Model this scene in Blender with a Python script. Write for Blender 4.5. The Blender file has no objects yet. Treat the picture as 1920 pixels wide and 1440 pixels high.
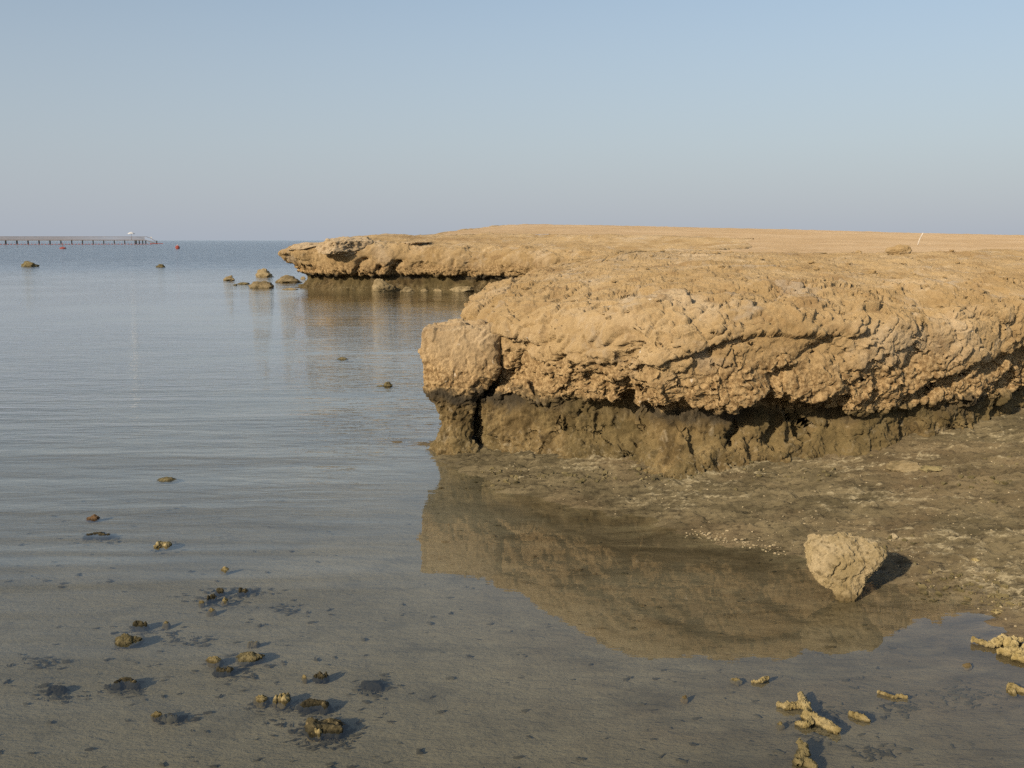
import bpy, bmesh, math, random
import numpy as np
from mathutils import Vector
from mathutils.bvhtree import BVHTree

sc = bpy.context.scene
C = sc.collection
R = math.radians

# ------------------------------------------------------------------ camera, light, exposure
CAM_H, PITCH, F = 1.6, R(8.0), 1920.0
cam = bpy.data.cameras.new('camera'); cam_o = bpy.data.objects.new('camera', cam); C.objects.link(cam_o)
cam.sensor_width = 36.0; cam.lens = 36.0; cam.clip_start = 0.05; cam.clip_end = 60000
cam_o.location = (0, 0, CAM_H); cam_o.rotation_euler = (math.pi/2 - PITCH, 0, 0)
sc.camera = cam_o

SUN_EL, SUN_AZ = R(21.0), R(180 + 36)          # azimuth clockwise from +Y: behind the camera, to the left
sund = Vector((math.cos(SUN_EL)*math.sin(SUN_AZ), math.cos(SUN_EL)*math.cos(SUN_AZ), math.sin(SUN_EL)))
sl = bpy.data.lights.new('sun', 'SUN'); sl.energy = 4.2; sl.angle = R(1.0); sl.color = (1.0, 0.865, 0.68)
so = bpy.data.objects.new('sun', sl); C.objects.link(so)
so.rotation_euler = sund.to_track_quat('Z', 'Y').to_euler(); so.location = (-10, -15, 12)

w = bpy.data.worlds.new('World'); sc.world = w; w.use_nodes = True
nt = w.node_tree; nt.nodes.clear()
def N(nt, typ, **kw):
    n = nt.nodes.new(typ)
    for k, v in kw.items():
        if k.startswith('i_'):
            n.inputs[k[2:].replace('_', ' ')].default_value = v
        else:
            setattr(n, k, v)
    return n
def L(nt, a, b): nt.links.new(a, b)
sky = N(nt, 'ShaderNodeTexSky', sky_type='NISHITA', sun_disc=False, sun_elevation=SUN_EL, sun_rotation=SUN_AZ,
        air_density=1.0, dust_density=1.0, ozone_density=0.6, altitude=0)
tc = N(nt, 'ShaderNodeTexCoord'); sx = N(nt, 'ShaderNodeSeparateXYZ'); L(nt, tc.outputs['Generated'], sx.inputs[0])
rp = N(nt, 'ShaderNodeValToRGB')               # haze layer: thick at the horizon, thinning upwards, same all round
rp.color_ramp.interpolation = 'B_SPLINE'
e = rp.color_ramp.elements
e[0].position = 0.0; e[0].color = (0.93,)*3 + (1,)
e[1].position = 0.75; e[1].color = (0,)*3 + (1,)
x = rp.color_ramp.elements.new(0.09); x.color = (0.74,)*3 + (1,)
x = rp.color_ramp.elements.new(0.22); x.color = (0.36,)*3 + (1,)
L(nt, sx.outputs['Z'], rp.inputs['Fac'])
mxw = N(nt, 'ShaderNodeMix', data_type='RGBA'); L(nt, rp.outputs['Color'], mxw.inputs['Factor'])
L(nt, sky.outputs[0], mxw.inputs['A']); mxw.inputs['B'].default_value = (3.22, 3.60, 4.28, 1)
bg = N(nt, 'ShaderNodeBackground'); bg.inputs['Strength'].default_value = 0.125
L(nt, mxw.outputs['Result'], bg.inputs['Color'])
wo = N(nt, 'ShaderNodeOutputWorld'); L(nt, bg.outputs[0], wo.inputs[0])

sc.view_settings.view_transform = 'Standard'; sc.view_settings.look = 'None'
sc.view_settings.exposure = 0.0; sc.view_settings.gamma = 1.0; sc.view_settings.use_curve_mapping = False
try:
    sc.cycles.use_denoising = False
    sc.cycles.max_bounces = 8; sc.cycles.transparent_max_bounces = 12
    sc.cycles.caustics_reflective = False; sc.cycles.caustics_refractive = False
except Exception: pass

# ------------------------------------------------------------------ helpers
CP, SP = math.cos(PITCH), math.sin(PITCH)
def ray(px, py):
    a = (px-960)/F; b = (720-py)/F
    return np.array((a, CP + b*SP, -SP + b*CP))
def at(px, py, z=0.0):
    d = ray(px, py); t = (z - CAM_H)/d[2]
    return np.array((d[0]*t, d[1]*t, z))
def project(P):
    x, y, z = P[..., 0], P[..., 1], P[..., 2]-CAM_H
    dep = y*CP - z*SP; up = y*SP + z*CP
    return 960 + F*x/dep, 720 - F*up/dep
def depth_of(p): return p[1]*CP - (p[2]-CAM_H)*SP

_rng = np.random.RandomState(11)
_G = _rng.normal(size=(256, 3)).astype(np.float32); _G /= np.linalg.norm(_G, axis=1, keepdims=True)
def _hash(i, j, k, s):
    h = (i.astype(np.uint32)*np.uint32(374761393) + j.astype(np.uint32)*np.uint32(668265263)
         + k.astype(np.uint32)*np.uint32(2147483647 & 1274126177) + np.uint32((s*974711 + 17) & 0xffffffff))
    h = (h ^ (h >> np.uint32(13)))*np.uint32(1274126177)
    return h ^ (h >> np.uint32(16))
def perlin(P, s=0):
    P = np.asarray(P, np.float32); sh = P.shape[:-1]; P = P.reshape(-1, 3)
    I = np.floor(P).astype(np.int64); f = (P - I).astype(np.float32)
    u = f*f*f*(f*(f*6-15)+10)
    out = 0
    for a in (0, 1):
        wa = u[:, 0] if a else 1-u[:, 0]
        for b in (0, 1):
            wb = wa*(u[:, 1] if b else 1-u[:, 1])
            for c in (0, 1):
                wc = wb*(u[:, 2] if c else 1-u[:, 2])
                g = _G[(_hash(I[:, 0]+a, I[:, 1]+b, I[:, 2]+c, s) & np.uint32(255)).astype(np.int64)]
                out = out + wc*(g[:, 0]*(f[:, 0]-a) + g[:, 1]*(f[:, 1]-b) + g[:, 2]*(f[:, 2]-c))
    return (out*1.5).reshape(sh)
def fbm(P, o=4, s=0, lac=2.03, gain=0.5):
    P = np.asarray(P, np.float32); r = 0; a = 1.0; t = 0
    for i in range(o):
        r = r + a*perlin(P, s+i*7); t += a; a *= gain; P = P*lac + 3.7
    return r/t*1.4
def ridged(P, o=4, s=0, lac=2.1, gain=0.5):
    P = np.asarray(P, np.float32); r = 0; a = 1.0; t = 0
    for i in range(o):
        r = r + a*(1-np.abs(perlin(P, s+i*5))*2); t += a; a *= gain; P = P*lac + 1.9
    return r/t
def worley(P, s=0):
    P = np.asarray(P, np.float32); sh = P.shape[:-1]; P = P.reshape(-1, 3)
    I = np.floor(P).astype(np.int64); F1 = np.full(len(P), 9, np.float32); F2 = F1.copy()
    for a in (-1, 0, 1):
        for b in (-1, 0, 1):
            for c in (-1, 0, 1):
                i, j, k = I[:, 0]+a, I[:, 1]+b, I[:, 2]+c
                h = _hash(i, j, k, s)
                q = np.stack((i + (h & np.uint32(1023)).astype(np.float32)/1023,
                              j + ((h >> np.uint32(10)) & np.uint32(1023)).astype(np.float32)/1023,
                              k + ((h >> np.uint32(20)) & np.uint32(1023)).astype(np.float32)/1023), -1)
                d = np.sqrt(((q-P)**2).sum(-1)).astype(np.float32)
                F2 = np.minimum(F2, np.maximum(F1, d)); F1 = np.minimum(F1, d)
    return F1.reshape(sh), F2.reshape(sh)
def chips(P, s=0):
    """random step height per cell: angular flakes"""
    P = np.asarray(P, np.float32); sh = P.shape[:-1]; P = P.reshape(-1, 3)
    I = np.floor(P).astype(np.int64); F1 = np.full(len(P), 9, np.float32); F2 = F1.copy(); V1 = np.zeros(len(P), np.float32)
    for a in (-1, 0, 1):
        for b in (-1, 0, 1):
            for c in (-1, 0, 1):
                i, j, k = I[:, 0]+a, I[:, 1]+b, I[:, 2]+c
                h = _hash(i, j, k, s)
                q0 = i + (h & np.uint32(1023)).astype(np.float32)/1023 - P[:, 0]; q1 = j + ((h >> np.uint32(10)) & np.uint32(1023)).astype(np.float32)/1023 - P[:, 1]
                q2 = k + ((h >> np.uint32(20)) & np.uint32(1023)).astype(np.float32)/1023 - P[:, 2]
                d = np.sqrt(q0*q0+q1*q1+q2*q2).astype(np.float32); m = d < F1
                tilt = q0*0.25 + q2*0.45
                V1 = np.where(m, ((h >> np.uint32(7)) & np.uint32(255)).astype(np.float32)/255 + tilt, V1)
                F2 = np.minimum(F2, np.maximum(F1, d)); F1 = np.minimum(F1, d)
    return (V1 - 0.5 - 0.35*np.clip(1-(F2-F1)/0.10, 0, 1)).reshape(sh)
def sstep(x, a, b):
    t = np.clip((x-a)/(b-a), 0, 1); return t*t*(3-2*t)
def terrace(x, sharp=0.25):
    k = np.floor(x); f = x-k
    return k + sstep(f, 0.5-sharp, 0.5+sharp)
def seg_dist(x, y, pts):
    best = np.full(x.shape, 1e9); bt = np.zeros(x.shape); n = len(pts)-1
    for i in range(n):
        ax, ay = pts[i]; bx, by = pts[i+1]; dx, dy = bx-ax, by-ay
        t = np.clip(((x-ax)*dx + (y-ay)*dy)/(dx*dx+dy*dy), 0, 1)
        d = np.hypot(x-ax-t*dx, y-ay-t*dy); m = d < best
        best = np.where(m, d, best); bt = np.where(m, (i+t)/n, bt)
    return best, bt
def signed(x, y, pts):
    """signed distance to an open polyline, positive to its left side"""
    best = np.full(x.shape, 1e9); sg = np.ones(x.shape)
    for i in range(len(pts)-1):
        ax, ay = pts[i]; bx, by = pts[i+1]; dx, dy = bx-ax, by-ay
        t = np.clip(((x-ax)*dx + (y-ay)*dy)/(dx*dx+dy*dy), 0, 1)
        d = np.hypot(x-ax-t*dx, y-ay-t*dy); m = d < best - 1e-9
        best = np.where(m, d, best); sg = np.where(m, np.sign(dx*(y-ay)-dy*(x-ax)), sg)
    return best*np.where(sg == 0, 1, sg)
def catmull(pts, per=60):
    P = np.array(pts, float); n = len(P); out = []
    for i in range(n-1):
        p0, p1, p2, p3 = P[max(i-1, 0)], P[i], P[i+1], P[min(i+2, n-1)]
        for t in np.linspace(0, 1, per, endpoint=False):
            out.append(0.5*(2*p1 + (p2-p0)*t + (2*p0-5*p1+4*p2-p3)*t*t + (3*p1-p0-3*p2+p3)*t**3))
    out.append(P[-1]); return np.array(out)

def mesh_np(name, V, faces, mat=None, parent=None, smooth=True, attrs=None):
    """faces: (n,k) int array or list of such"""
    me = bpy.data.meshes.new(name); V = np.asarray(V, np.float32).reshape(-1, 3)
    fl = faces if isinstance(faces, list) else [faces]
    fl = [np.asarray(f, np.int32) for f in fl if len(f)]
    me.vertices.add(len(V)); me.vertices.foreach_set('co', V.ravel())
    nl = sum(f.size for f in fl); npol = sum(len(f) for f in fl)
    me.loops.add(nl); me.loops.foreach_set('vertex_index', np.concatenate([f.ravel() for f in fl]))
    tot = np.concatenate([np.full(len(f), f.shape[1], np.int32) for f in fl])
    st = np.concatenate(([0], np.cumsum(tot)[:-1])).astype(np.int32)
    me.polygons.add(npol); me.polygons.foreach_set('loop_start', st); me.polygons.foreach_set('loop_total', tot)
    me.polygons.foreach_set('use_smooth', np.full(npol, smooth))
    me.update(calc_edges=True); me.validate()
    for k, a in (attrs or {}).items():
        at_ = me.attributes.new(k, 'FLOAT', 'POINT'); at_.data.foreach_set('value', np.asarray(a, np.float32).ravel())
    if mat: me.materials.append(mat)
    o = bpy.data.objects.new(name, me); C.objects.link(o)
    if parent: o.parent = parent
    return o
def grid_faces(nu, nv, mask=None):
    i = np.arange(nu*nv).reshape(nu, nv)
    f = np.stack((i[:-1, :-1], i[1:, :-1], i[1:, 1:], i[:-1, 1:]), -1)
    return f[mask] if mask is not None else f.reshape(-1, 4)
def grid_normals(V):
    du = np.gradient(V, axis=0); dv = np.gradient(V, axis=1)
    n = np.cross(du, dv); n /= np.linalg.norm(n, axis=-1, keepdims=True)+1e-12
    return n
def tag(o, label=None, cat=None, group=None, kind=None):
    if label: o['label'] = label
    if cat: o['category'] = cat
    if group: o['group'] = group
    if kind: o['kind'] = kind
    return o
def empty(name, loc):
    o = bpy.data.objects.new(name, None); C.objects.link(o); o.location = loc; o.empty_display_size = 0.2
    return o

_ico = {}
def ico(sub):
    if sub not in _ico:
        bm = bmesh.new(); bmesh.ops.create_icosphere(bm, subdivisions=sub, radius=1); bm.verts.ensure_lookup_table()
        _ico[sub] = (np.array([v.co[:] for v in bm.verts]), np.array([[v.index for v in f.verts] for f in bm.faces], np.int32)); bm.free()
    return _ico[sub]

# ------------------------------------------------------------------ materials
def new_mat(name):
    m = bpy.data.materials.new(name); m.use_nodes = True; nt = m.node_tree; nt.nodes.clear()
    out = N(nt, 'ShaderNodeOutputMaterial'); b = N(nt, 'ShaderNodeBsdfPrincipled')
    L(nt, b.outputs[0], out.inputs[0]); b.inputs['Roughness'].default_value = 0.9
    b.inputs['Specular IOR Level'].default_value = 0.2
    if 'Diffuse Roughness' in b.inputs: b.inputs['Diffuse Roughness'].default_value = 1.0
    return m, nt, b
def noise(nt, vec, scale, detail=5, rough=0.55, dist=0.0):
    n = N(nt, 'ShaderNodeTexNoise'); n.inputs['Scale'].default_value = scale; n.inputs['Detail'].default_value = detail
    n.inputs['Roughness'].default_value = rough; n.inputs['Distortion'].default_value = dist
    L(nt, vec, n.inputs['Vector']); return n.outputs['Fac']
def mth(nt, op, a, b=None, clamp=False):
    n = N(nt, 'ShaderNodeMath', operation=op, use_clamp=clamp)
    for i, v in enumerate((a, b)):
        if v is None: continue
        if isinstance(v, (int, float)): n.inputs[i].default_value = v
        else: L(nt, v, n.inputs[i])
    return n.outputs[0]
def ramp(nt, v, a, b, lo=0.0, hi=1.0):
    n = N(nt, 'ShaderNodeMapRange', interpolation_type='SMOOTHSTEP')
    L(nt, v, n.inputs['Value']); n.inputs['From Min'].default_value = a; n.inputs['From Max'].default_value = b
    n.inputs['To Min'].default_value = lo; n.inputs['To Max'].default_value = hi
    return n.outputs['Result']
def mix(nt, f, a, b):
    n = N(nt, 'ShaderNodeMix', data_type='RGBA')
    for k, v in (('Factor', f), ('A', a), ('B', b)):
        if isinstance(v, tuple): n.inputs[k].default_value = v + (1,)
        elif isinstance(v, (int, float)): n.inputs[k].default_value = v
        else: L(nt, v, n.inputs[k])
    return n.outputs['Result']
def bump(nt, h, strength, dist, normal=None):
    n = N(nt, 'ShaderNodeBump'); n.inputs['Strength'].default_value = strength; n.inputs['Distance'].default_value = dist
    L(nt, h, n.inputs['Height'])
    if normal is not None: L(nt, normal, n.inputs['Normal'])
    return n.outputs[0]

def headland_mat(name, k=1.0, lift=0.0, ak=1.0):
    """tan crusted limestone; k scales the grain (smaller for the far headland)"""
    m, nt, b = new_mat(name)
    g = N(nt, 'ShaderNodeNewGeometry'); P = g.outputs['Position']
    z = N(nt, 'ShaderNodeSeparateXYZ'); L(nt, P, z.inputs[0]); z = z.outputs['Z']
    n1 = noise(nt, P, 1.3*k, 5, 0.6, 0.4); n2 = noise(nt, P, 6*k, 6, 0.65, 0.3); n3 = noise(nt, P, 34*k, 5, 0.7)
    n4 = noise(nt, P, 130*k, 3, 0.6)
    dry = mix(nt, ramp(nt, n1, 0.35, 0.65), (0.362, 0.245, 0.112), (0.435, 0.308, 0.156))
    n0 = noise(nt, P, 0.75*k, 6, 0.62, 0.8)
    dry = mix(nt, ramp(nt, n0, 0.52, 0.68, lift, max(lift, 0.5)), dry, (0.54, 0.43, 0.29))
    dry = mix(nt, ramp(nt, n0, 0.46, 0.32, 0, 0.7), dry, (0.29, 0.185, 0.085))
    dry = mix(nt, ramp(nt, noise(nt, P, 2.3*k, 6, 0.66, 0.9), 0.55, 0.68, 0, 0.55), dry, (0.40, 0.335, 0.25))
    dry = mix(nt, ramp(nt, n2, 0.54, 0.75, 0, 0.75), dry, (0.52, 0.40, 0.25))
    dry = mix(nt, ramp(nt, n2, 0.48, 0.28, 0, 0.7), dry, (0.235, 0.145, 0.065))
    dry = mix(nt, ramp(nt, n3, 0.46, 0.30, 0, 0.4), dry, (0.18, 0.11, 0.05))
    # pitted orange belt above the notch
    zz = mth(nt, 'ADD', z, mth(nt, 'MULTIPLY', mth(nt, 'SUBTRACT', n1, 0.5), 0.55))
    ora = mix(nt, ramp(nt, n3, 0.38, 0.62), (0.22, 0.135, 0.058), (0.48, 0.335, 0.165))
    belt = mth(nt, 'MULTIPLY', ramp(nt, zz, 0.93, 0.68), ramp(nt, n2, 0.2, 0.5, 0.5, 1.0))
    col = mix(nt, belt, dry, ora)
    # white salt and shell specks
    sp = noise(nt, P, 17*k, 2, 0.5)
    col = mix(nt, mth(nt, 'MULTIPLY', ramp(nt, sp, 0.70, 0.76, 0, 0.7), ramp(nt, n1, 0.5, 0.62)), col, (0.66, 0.60, 0.50))
    # tidal stain
    nz = mth(nt, 'ADD', z, mth(nt, 'MULTIPLY', mth(nt, 'SUBTRACT', n2, 0.5), 0.30))
    nz = mth(nt, 'ADD', nz, mth(nt, 'MULTIPLY', mth(nt, 'SUBTRACT', n3, 0.5), 0.10))
    alg = mix(nt, ramp(nt, n2, 0.32, 0.68), tuple(ak*c for c in (0.110, 0.074, 0.030)), tuple(ak*c for c in (0.285, 0.20, 0.088)))
    alg = mix(nt, ramp(nt, noise(nt, P, 13*k, 5, 0.7, 0.5), 0.55, 0.68, 0, 0.6), alg, tuple(ak*c for c in (0.40, 0.32, 0.20)))
    alg = mix(nt, ramp(nt, noise(nt, P, 9*k, 5, 0.7, 0.7), 0.46, 0.34, 0, 0.7), alg, tuple(ak*c for c in (0.050, 0.034, 0.016)))  # black crevice shade painted into the colour, scattered by noise
    alg = mix(nt, ramp(nt, n3, 0.46, 0.30, 0, 0.7), alg, (0.06, 0.042, 0.018))
    alg = mix(nt, ramp(nt, n2, 0.55, 0.75, 0, 0.5), alg, (0.24, 0.19, 0.10))
    alg = mix(nt, ramp(nt, n1, 0.55, 0.4, 0, 0.5), alg, (0.12, 0.094, 0.04))
    col = mix(nt, ramp(nt, nz, 0.55, 0.43), col, alg)
    blk = mth(nt, 'MULTIPLY', ramp(nt, nz, 0.53, 0.47), ramp(nt, nz, 0.33, 0.43))
    blk = mth(nt, 'MULTIPLY', blk, ramp(nt, n1, 0.38, 0.56, 0.1, 0.85))
    col = mix(nt, blk, col, (0.048, 0.040, 0.028))
    bar = mth(nt, 'MULTIPLY', ramp(nt, nz, 0.24, 0.10), ramp(nt, n3, 0.54, 0.62, 0, 0.55))
    col = mix(nt, bar, col, (0.33, 0.27, 0.16))
    L(nt, col, b.inputs['Base Color'])
    h = mth(nt, 'ADD', n3, mth(nt, 'MULTIPLY', n4, 0.5))
    L(nt, bump(nt, h, 0.9, 0.014/k), b.inputs['Normal'])
    b.inputs['Roughness'].default_value = 0.95
    return m
M_near = headland_mat('tan_limestone', 1.0)
M_far = headland_mat('far_limestone', 0.55, 0.0, 0.6)

def sand_mat():
    m, nt, b = new_mat('plateau_sand')
    g = N(nt, 'ShaderNodeNewGeometry'); P = g.outputs['Position']
    n1 = noise(nt, P, 0.35, 6, 0.6, 0.5); n2 = noise(nt, P, 3.2, 6, 0.7); n3 = noise(nt, P, 22, 4, 0.65)
    c = mix(nt, ramp(nt, n1, 0.35, 0.65), (0.37, 0.255, 0.135), (0.43, 0.31, 0.18))
    c = mix(nt, ramp(nt, n2, 0.55, 0.75, 0, 0.5), c, (0.48, 0.37, 0.23))
    c = mix(nt, ramp(nt, n2, 0.45, 0.3, 0, 0.6), c, (0.28, 0.175, 0.085))
    c = mix(nt, ramp(nt, n3, 0.45, 0.3, 0, 0.4), c, (0.25, 0.16, 0.08))
    L(nt, c, b.inputs['Base Color'])
    L(nt, bump(nt, mth(nt, 'ADD', n2, mth(nt, 'MULTIPLY', n3, 0.3)), 0.6, 0.05), b.inputs['Normal'])
    return m
M_sand = sand_mat()

def shelf_mat():
    m, nt, b = new_mat('shore_silt')
    g = N(nt, 'ShaderNodeNewGeometry'); P = g.outputs['Position']
    z = N(nt, 'ShaderNodeSeparateXYZ'); L(nt, P, z.inputs[0]); X_ = z.outputs['X']; z = z.outputs['Z']
    at_ = N(nt, 'ShaderNodeAttribute', attribute_name='crust'); cr = at_.outputs['Fac']
    mp = N(nt, 'ShaderNodeMapping'); mp.inputs['Scale'].default_value = (0.45, 1, 1); L(nt, P, mp.inputs[0]); Q = mp.outputs[0]
    n1 = noise(nt, P, 0.8, 5, 0.6, 0.4); n2 = noise(nt, Q, 5, 6, 0.68, 0.6); n3 = noise(nt, Q, 26, 5, 0.7, 0.4); n4 = noise(nt, Q, 95, 3, 0.6)
    # exposed crust
    e = mix(nt, ramp(nt, n2, 0.35, 0.65), (0.086, 0.069, 0.036), (0.195, 0.154, 0.083))
    e = mix(nt, ramp(nt, n1, 0.45, 0.65, 0, 0.5), e, (0.17, 0.115, 0.06))
    e = mix(nt, ramp(nt, n3, 0.5, 0.32, 0, 0.75), e, (0.035, 0.027, 0.015))
    pale = mth(nt, 'MULTIPLY', ramp(nt, cr, 0.62, 0.95), mth(nt, 'MULTIPLY', ramp(nt, n3, 0.44, 0.58, 0.05, 1.0), ramp(nt, n4, 0.40, 0.56, 0.25, 1.0)))
    e = mix(nt, pale, e, (0.345, 0.285, 0.17))
    # silt under the water with dark weed flecks
    u = mix(nt, ramp(nt, n1, 0.35, 0.65), (0.160, 0.134, 0.082), (0.210, 0.176, 0.110))
    u = mix(nt, ramp(nt, n2, 0.5, 0.3, 0, 0.55), u, (0.10, 0.085, 0.052))
    fl = ramp(nt, n3, 0.66, 0.72, 0, 0.75)
    u = mix(nt, mth(nt, 'MULTIPLY', fl, ramp(nt, n2, 0.4, 0.6)), u, (0.035, 0.032, 0.022))
    film = mth(nt, 'MULTIPLY', ramp(nt, z, -0.034, -0.010), ramp(nt, X_, -0.6, 0.3))
    u = mix(nt, film, u, mix(nt, ramp(nt, n2, 0.35, 0.65), (0.075, 0.056, 0.028), (0.145, 0.108, 0.058)))
    deep = ramp(nt, z, -0.35, -2.2)
    u = mix(nt, deep, u, (0.030, 0.058, 0.098))  # blue of deep water painted on the bed, standing in for absorbed light
    zn = mth(nt, 'ADD', z, mth(nt, 'MULTIPLY', mth(nt, 'SUBTRACT', n2, 0.5), 0.04))
    wet = ramp(nt, zn, 0.004, -0.012)
    L(nt, mix(nt, wet, e, u), b.inputs['Base Color'])
    h = mth(nt, 'ADD', n3, mth(nt, 'MULTIPLY', n4, 0.5))
    L(nt, bump(nt, h, 1.0, 0.013), b.inputs['Normal'])
    L(nt, ramp(nt, zn, 0.0, 0.05, 0.55, 0.95), b.inputs['Roughness'])
    return m
M_shelf = shelf_mat()

def water_mat():
    m = bpy.data.materials.new('sea_water'); m.use_nodes = True; nt = m.node_tree; nt.nodes.clear()
    out = N(nt, 'ShaderNodeOutputMaterial')
    g = N(nt, 'ShaderNodeNewGeometry'); P = g.outputs['Position']
    s = N(nt, 'ShaderNodeSeparateXYZ'); L(nt, P, s.inputs[0]); X, Y = s.outputs['X'], s.outputs['Y']
    def waves(rot, sx, sy, scale, detail, rough, dist):
        mp = N(nt, 'ShaderNodeMapping'); mp.inputs['Rotation'].default_value = (0, 0, R(rot)); mp.inputs['Scale'].default_value = (sx, sy, 1)
        L(nt, P, mp.inputs[0]); return noise(nt, mp.outputs[0], scale, detail, rough, dist)
    sheltered = mth(nt, 'MULTIPLY', ramp(nt, X, -1.3, -0.2), ramp(nt, Y, 9.5, 8.0))
    open_ = mth(nt, 'SUBTRACT', 1.0, mth(nt, 'MULTIPLY', sheltered, 0.93))
    near = ramp(nt, Y, 4.2, 8.5, 0.10, 1.0)
    patch = ramp(nt, noise(nt, P, 0.22, 3, 0.5), 0.36, 0.60, 0.35, 1.0)
    rip = mth(nt, 'ADD', waves(8, 0.36, 1.0, 11.0, 3, 0.55, 0.5), mth(nt, 'MULTIPLY', waves(-10, 0.42, 1.0, 5.5, 3, 0.5, 0.4), 0.75))
    rip = mth(nt, 'MULTIPLY', rip, mth(nt, 'MULTIPLY', mth(nt, 'MULTIPLY', open_, near), patch))
    swell = mth(nt, 'MULTIPLY', waves(-14, 0.16, 1.0, 1.9, 2, 0.4, 0.25), mth(nt, 'MULTIPLY', mth(nt, 'MULTIPLY', open_, ramp(nt, Y, 3.0, 5.0, 0.25, 1.0)), ramp(nt, Y, 8.0, 14.0, 1.0, 0.3)))
    tiny = mth(nt, 'MULTIPLY', waves(3, 0.3, 1.0, 20.0, 2, 0.5, 0.0), 0.045)
    h = mth(nt, 'ADD', mth(nt, 'MULTIPLY', rip, 0.0125), mth(nt, 'MULTIPLY', swell, 0.034))
    h = mth(nt, 'ADD', h, mth(nt, 'MULTIPLY', tiny, 0.004))
    chop = mth(nt, 'MULTIPLY', waves(5, 0.35, 1.0, 0.75, 4, 0.6, 0.2), ramp(nt, Y, 22.0, 90.0, 0.0, 0.42))
    h = mth(nt, 'ADD', h, chop)
    nm = bump(nt, h, 1.0, 1.0)
    # Fresnel reflectance by Schlick's formula, the same from above and below
    dt = N(nt, 'ShaderNodeVectorMath', operation='DOT_PRODUCT'); L(nt, g.outputs['Incoming'], dt.inputs[0]); L(nt, nm, dt.inputs[1])
    om = mth(nt, 'SUBTRACT', 1.0, mth(nt, 'ABSOLUTE', dt.outputs['Value']), True)
    frs = mth(nt, 'ADD', 0.02, mth(nt, 'MULTIPLY', mth(nt, 'POWER', om, 5.0), 0.98), True)
    gl = N(nt, 'ShaderNodeBsdfGlossy'); gl.inputs['Color'].default_value = (1, 1, 1, 1); L(nt, nm, gl.inputs['Normal'])
    L(nt, ramp(nt, Y, 8.0, 60.0, 0.015, 0.12), gl.inputs['Roughness'])
    tr = N(nt, 'ShaderNodeBsdfTransparent'); tr.inputs['Color'].default_value = (0.94, 0.965, 0.95, 1)
    ms = N(nt, 'ShaderNodeMixShader'); L(nt, frs, ms.inputs[0]); L(nt, tr.outputs[0], ms.inputs[1]); L(nt, gl.outputs[0], ms.inputs[2])
    L(nt, ms.outputs[0], out.inputs[0])
    return m
M_water = water_mat()

def stone_mat(name, base, dark, pale, scale=1.0, wet=True, mid=None, foot=0.014):
    m, nt, b = new_mat(name)
    tc = N(nt, 'ShaderNodeTexCoord'); P = tc.outputs['Object']
    g = N(nt, 'ShaderNodeNewGeometry'); z = N(nt, 'ShaderNodeSeparateXYZ'); L(nt, g.outputs['Position'], z.inputs[0]); z = z.outputs['Z']
    oi = N(nt, 'ShaderNodeObjectInfo')
    n1 = noise(nt, P, 9*scale, 5, 0.6, 0.3); n2 = noise(nt, P, 45*scale, 5, 0.7); n3 = noise(nt, P, 150*scale, 3, 0.6)
    c = mix(nt, ramp(nt, n1, 0.35, 0.65), base, mid or pale)
    c = mix(nt, ramp(nt, n2, 0.52, 0.34, 0, 0.8), c, dark)
    c = mix(nt, ramp(nt, n2, 0.58, 0.70, 0, 0.6), c, pale)
    if wet:
        zz = mth(nt, 'ADD', z, mth(nt, 'MULTIPLY', mth(nt, 'SUBTRACT', n2, 0.5), 0.03))
        c = mix(nt, ramp(nt, zz, foot, foot*0.3-0.008, 0, 0.85), c, dark)
    hv = N(nt, 'ShaderNodeHueSaturation'); L(nt, c, hv.inputs['Color'])
    L(nt, mth(nt, 'ADD', 0.8, mth(nt, 'MULTIPLY', oi.outputs['Random'], 0.4)), hv.inputs['Value'])
    L(nt, hv.outputs[0], b.inputs['Base Color'])
    L(nt, bump(nt, mth(nt, 'ADD', n2, mth(nt, 'MULTIPLY', n3, 0.5)), 0.8, 0.008/scale), b.inputs['Normal'])
    return m
M_stone = stone_mat('dry_stone', (0.325, 0.245, 0.12), (0.12, 0.085, 0.036), (0.43, 0.335, 0.19), 0.8, foot=0.05)
M_olive = stone_mat('olive_rock', (0.155, 0.125, 0.055), (0.05, 0.042, 0.02), (0.29, 0.23, 0.11), 0.35)
M_farrock = stone_mat('far_rock', (0.27, 0.20, 0.10), (0.11, 0.085, 0.04), (0.40, 0.31, 0.17), 0.15)
M_coral = stone_mat('dead_coral', (0.30, 0.225, 0.085), (0.06, 0.045, 0.018), (0.45, 0.355, 0.175), 1.3)
M_weedrock = stone_mat('weedy_coral', (0.085, 0.068, 0.033), (0.022, 0.019, 0.011), (0.42, 0.31, 0.15), 1.0, mid=(0.10, 0.08, 0.038))
M_brown = stone_mat('brown_rock', (0.15, 0.085, 0.04), (0.05, 0.03, 0.015), (0.26, 0.16, 0.08), 1.0)
M_block = headland_mat('pale_block_limestone', 1.0, 0.30)
def plain(name, col, rough=0.8, var=0.25, scale=6):
    m, nt, b = new_mat(name); tc = N(nt, 'ShaderNodeTexCoord')
    n = noise(nt, tc.outputs['Object'], scale, 4, 0.6)
    d = tuple(c*(1-var) for c in col); l = tuple(min(c*(1+var), 0.9) for c in col)
    L(nt, mix(nt, ramp(nt, n, 0.3, 0.7), d, l), b.inputs['Base Color']); b.inputs['Roughness'].default_value = rough
    return m
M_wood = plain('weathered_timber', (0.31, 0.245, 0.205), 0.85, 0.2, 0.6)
M_post = plain('dark_wet_timber', (0.055, 0.06, 0.06), 0.7, 0.3, 0.6)
M_rail = plain('grey_brown_railing', (0.36, 0.31, 0.28), 0.85, 0.15, 0.6)
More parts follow.
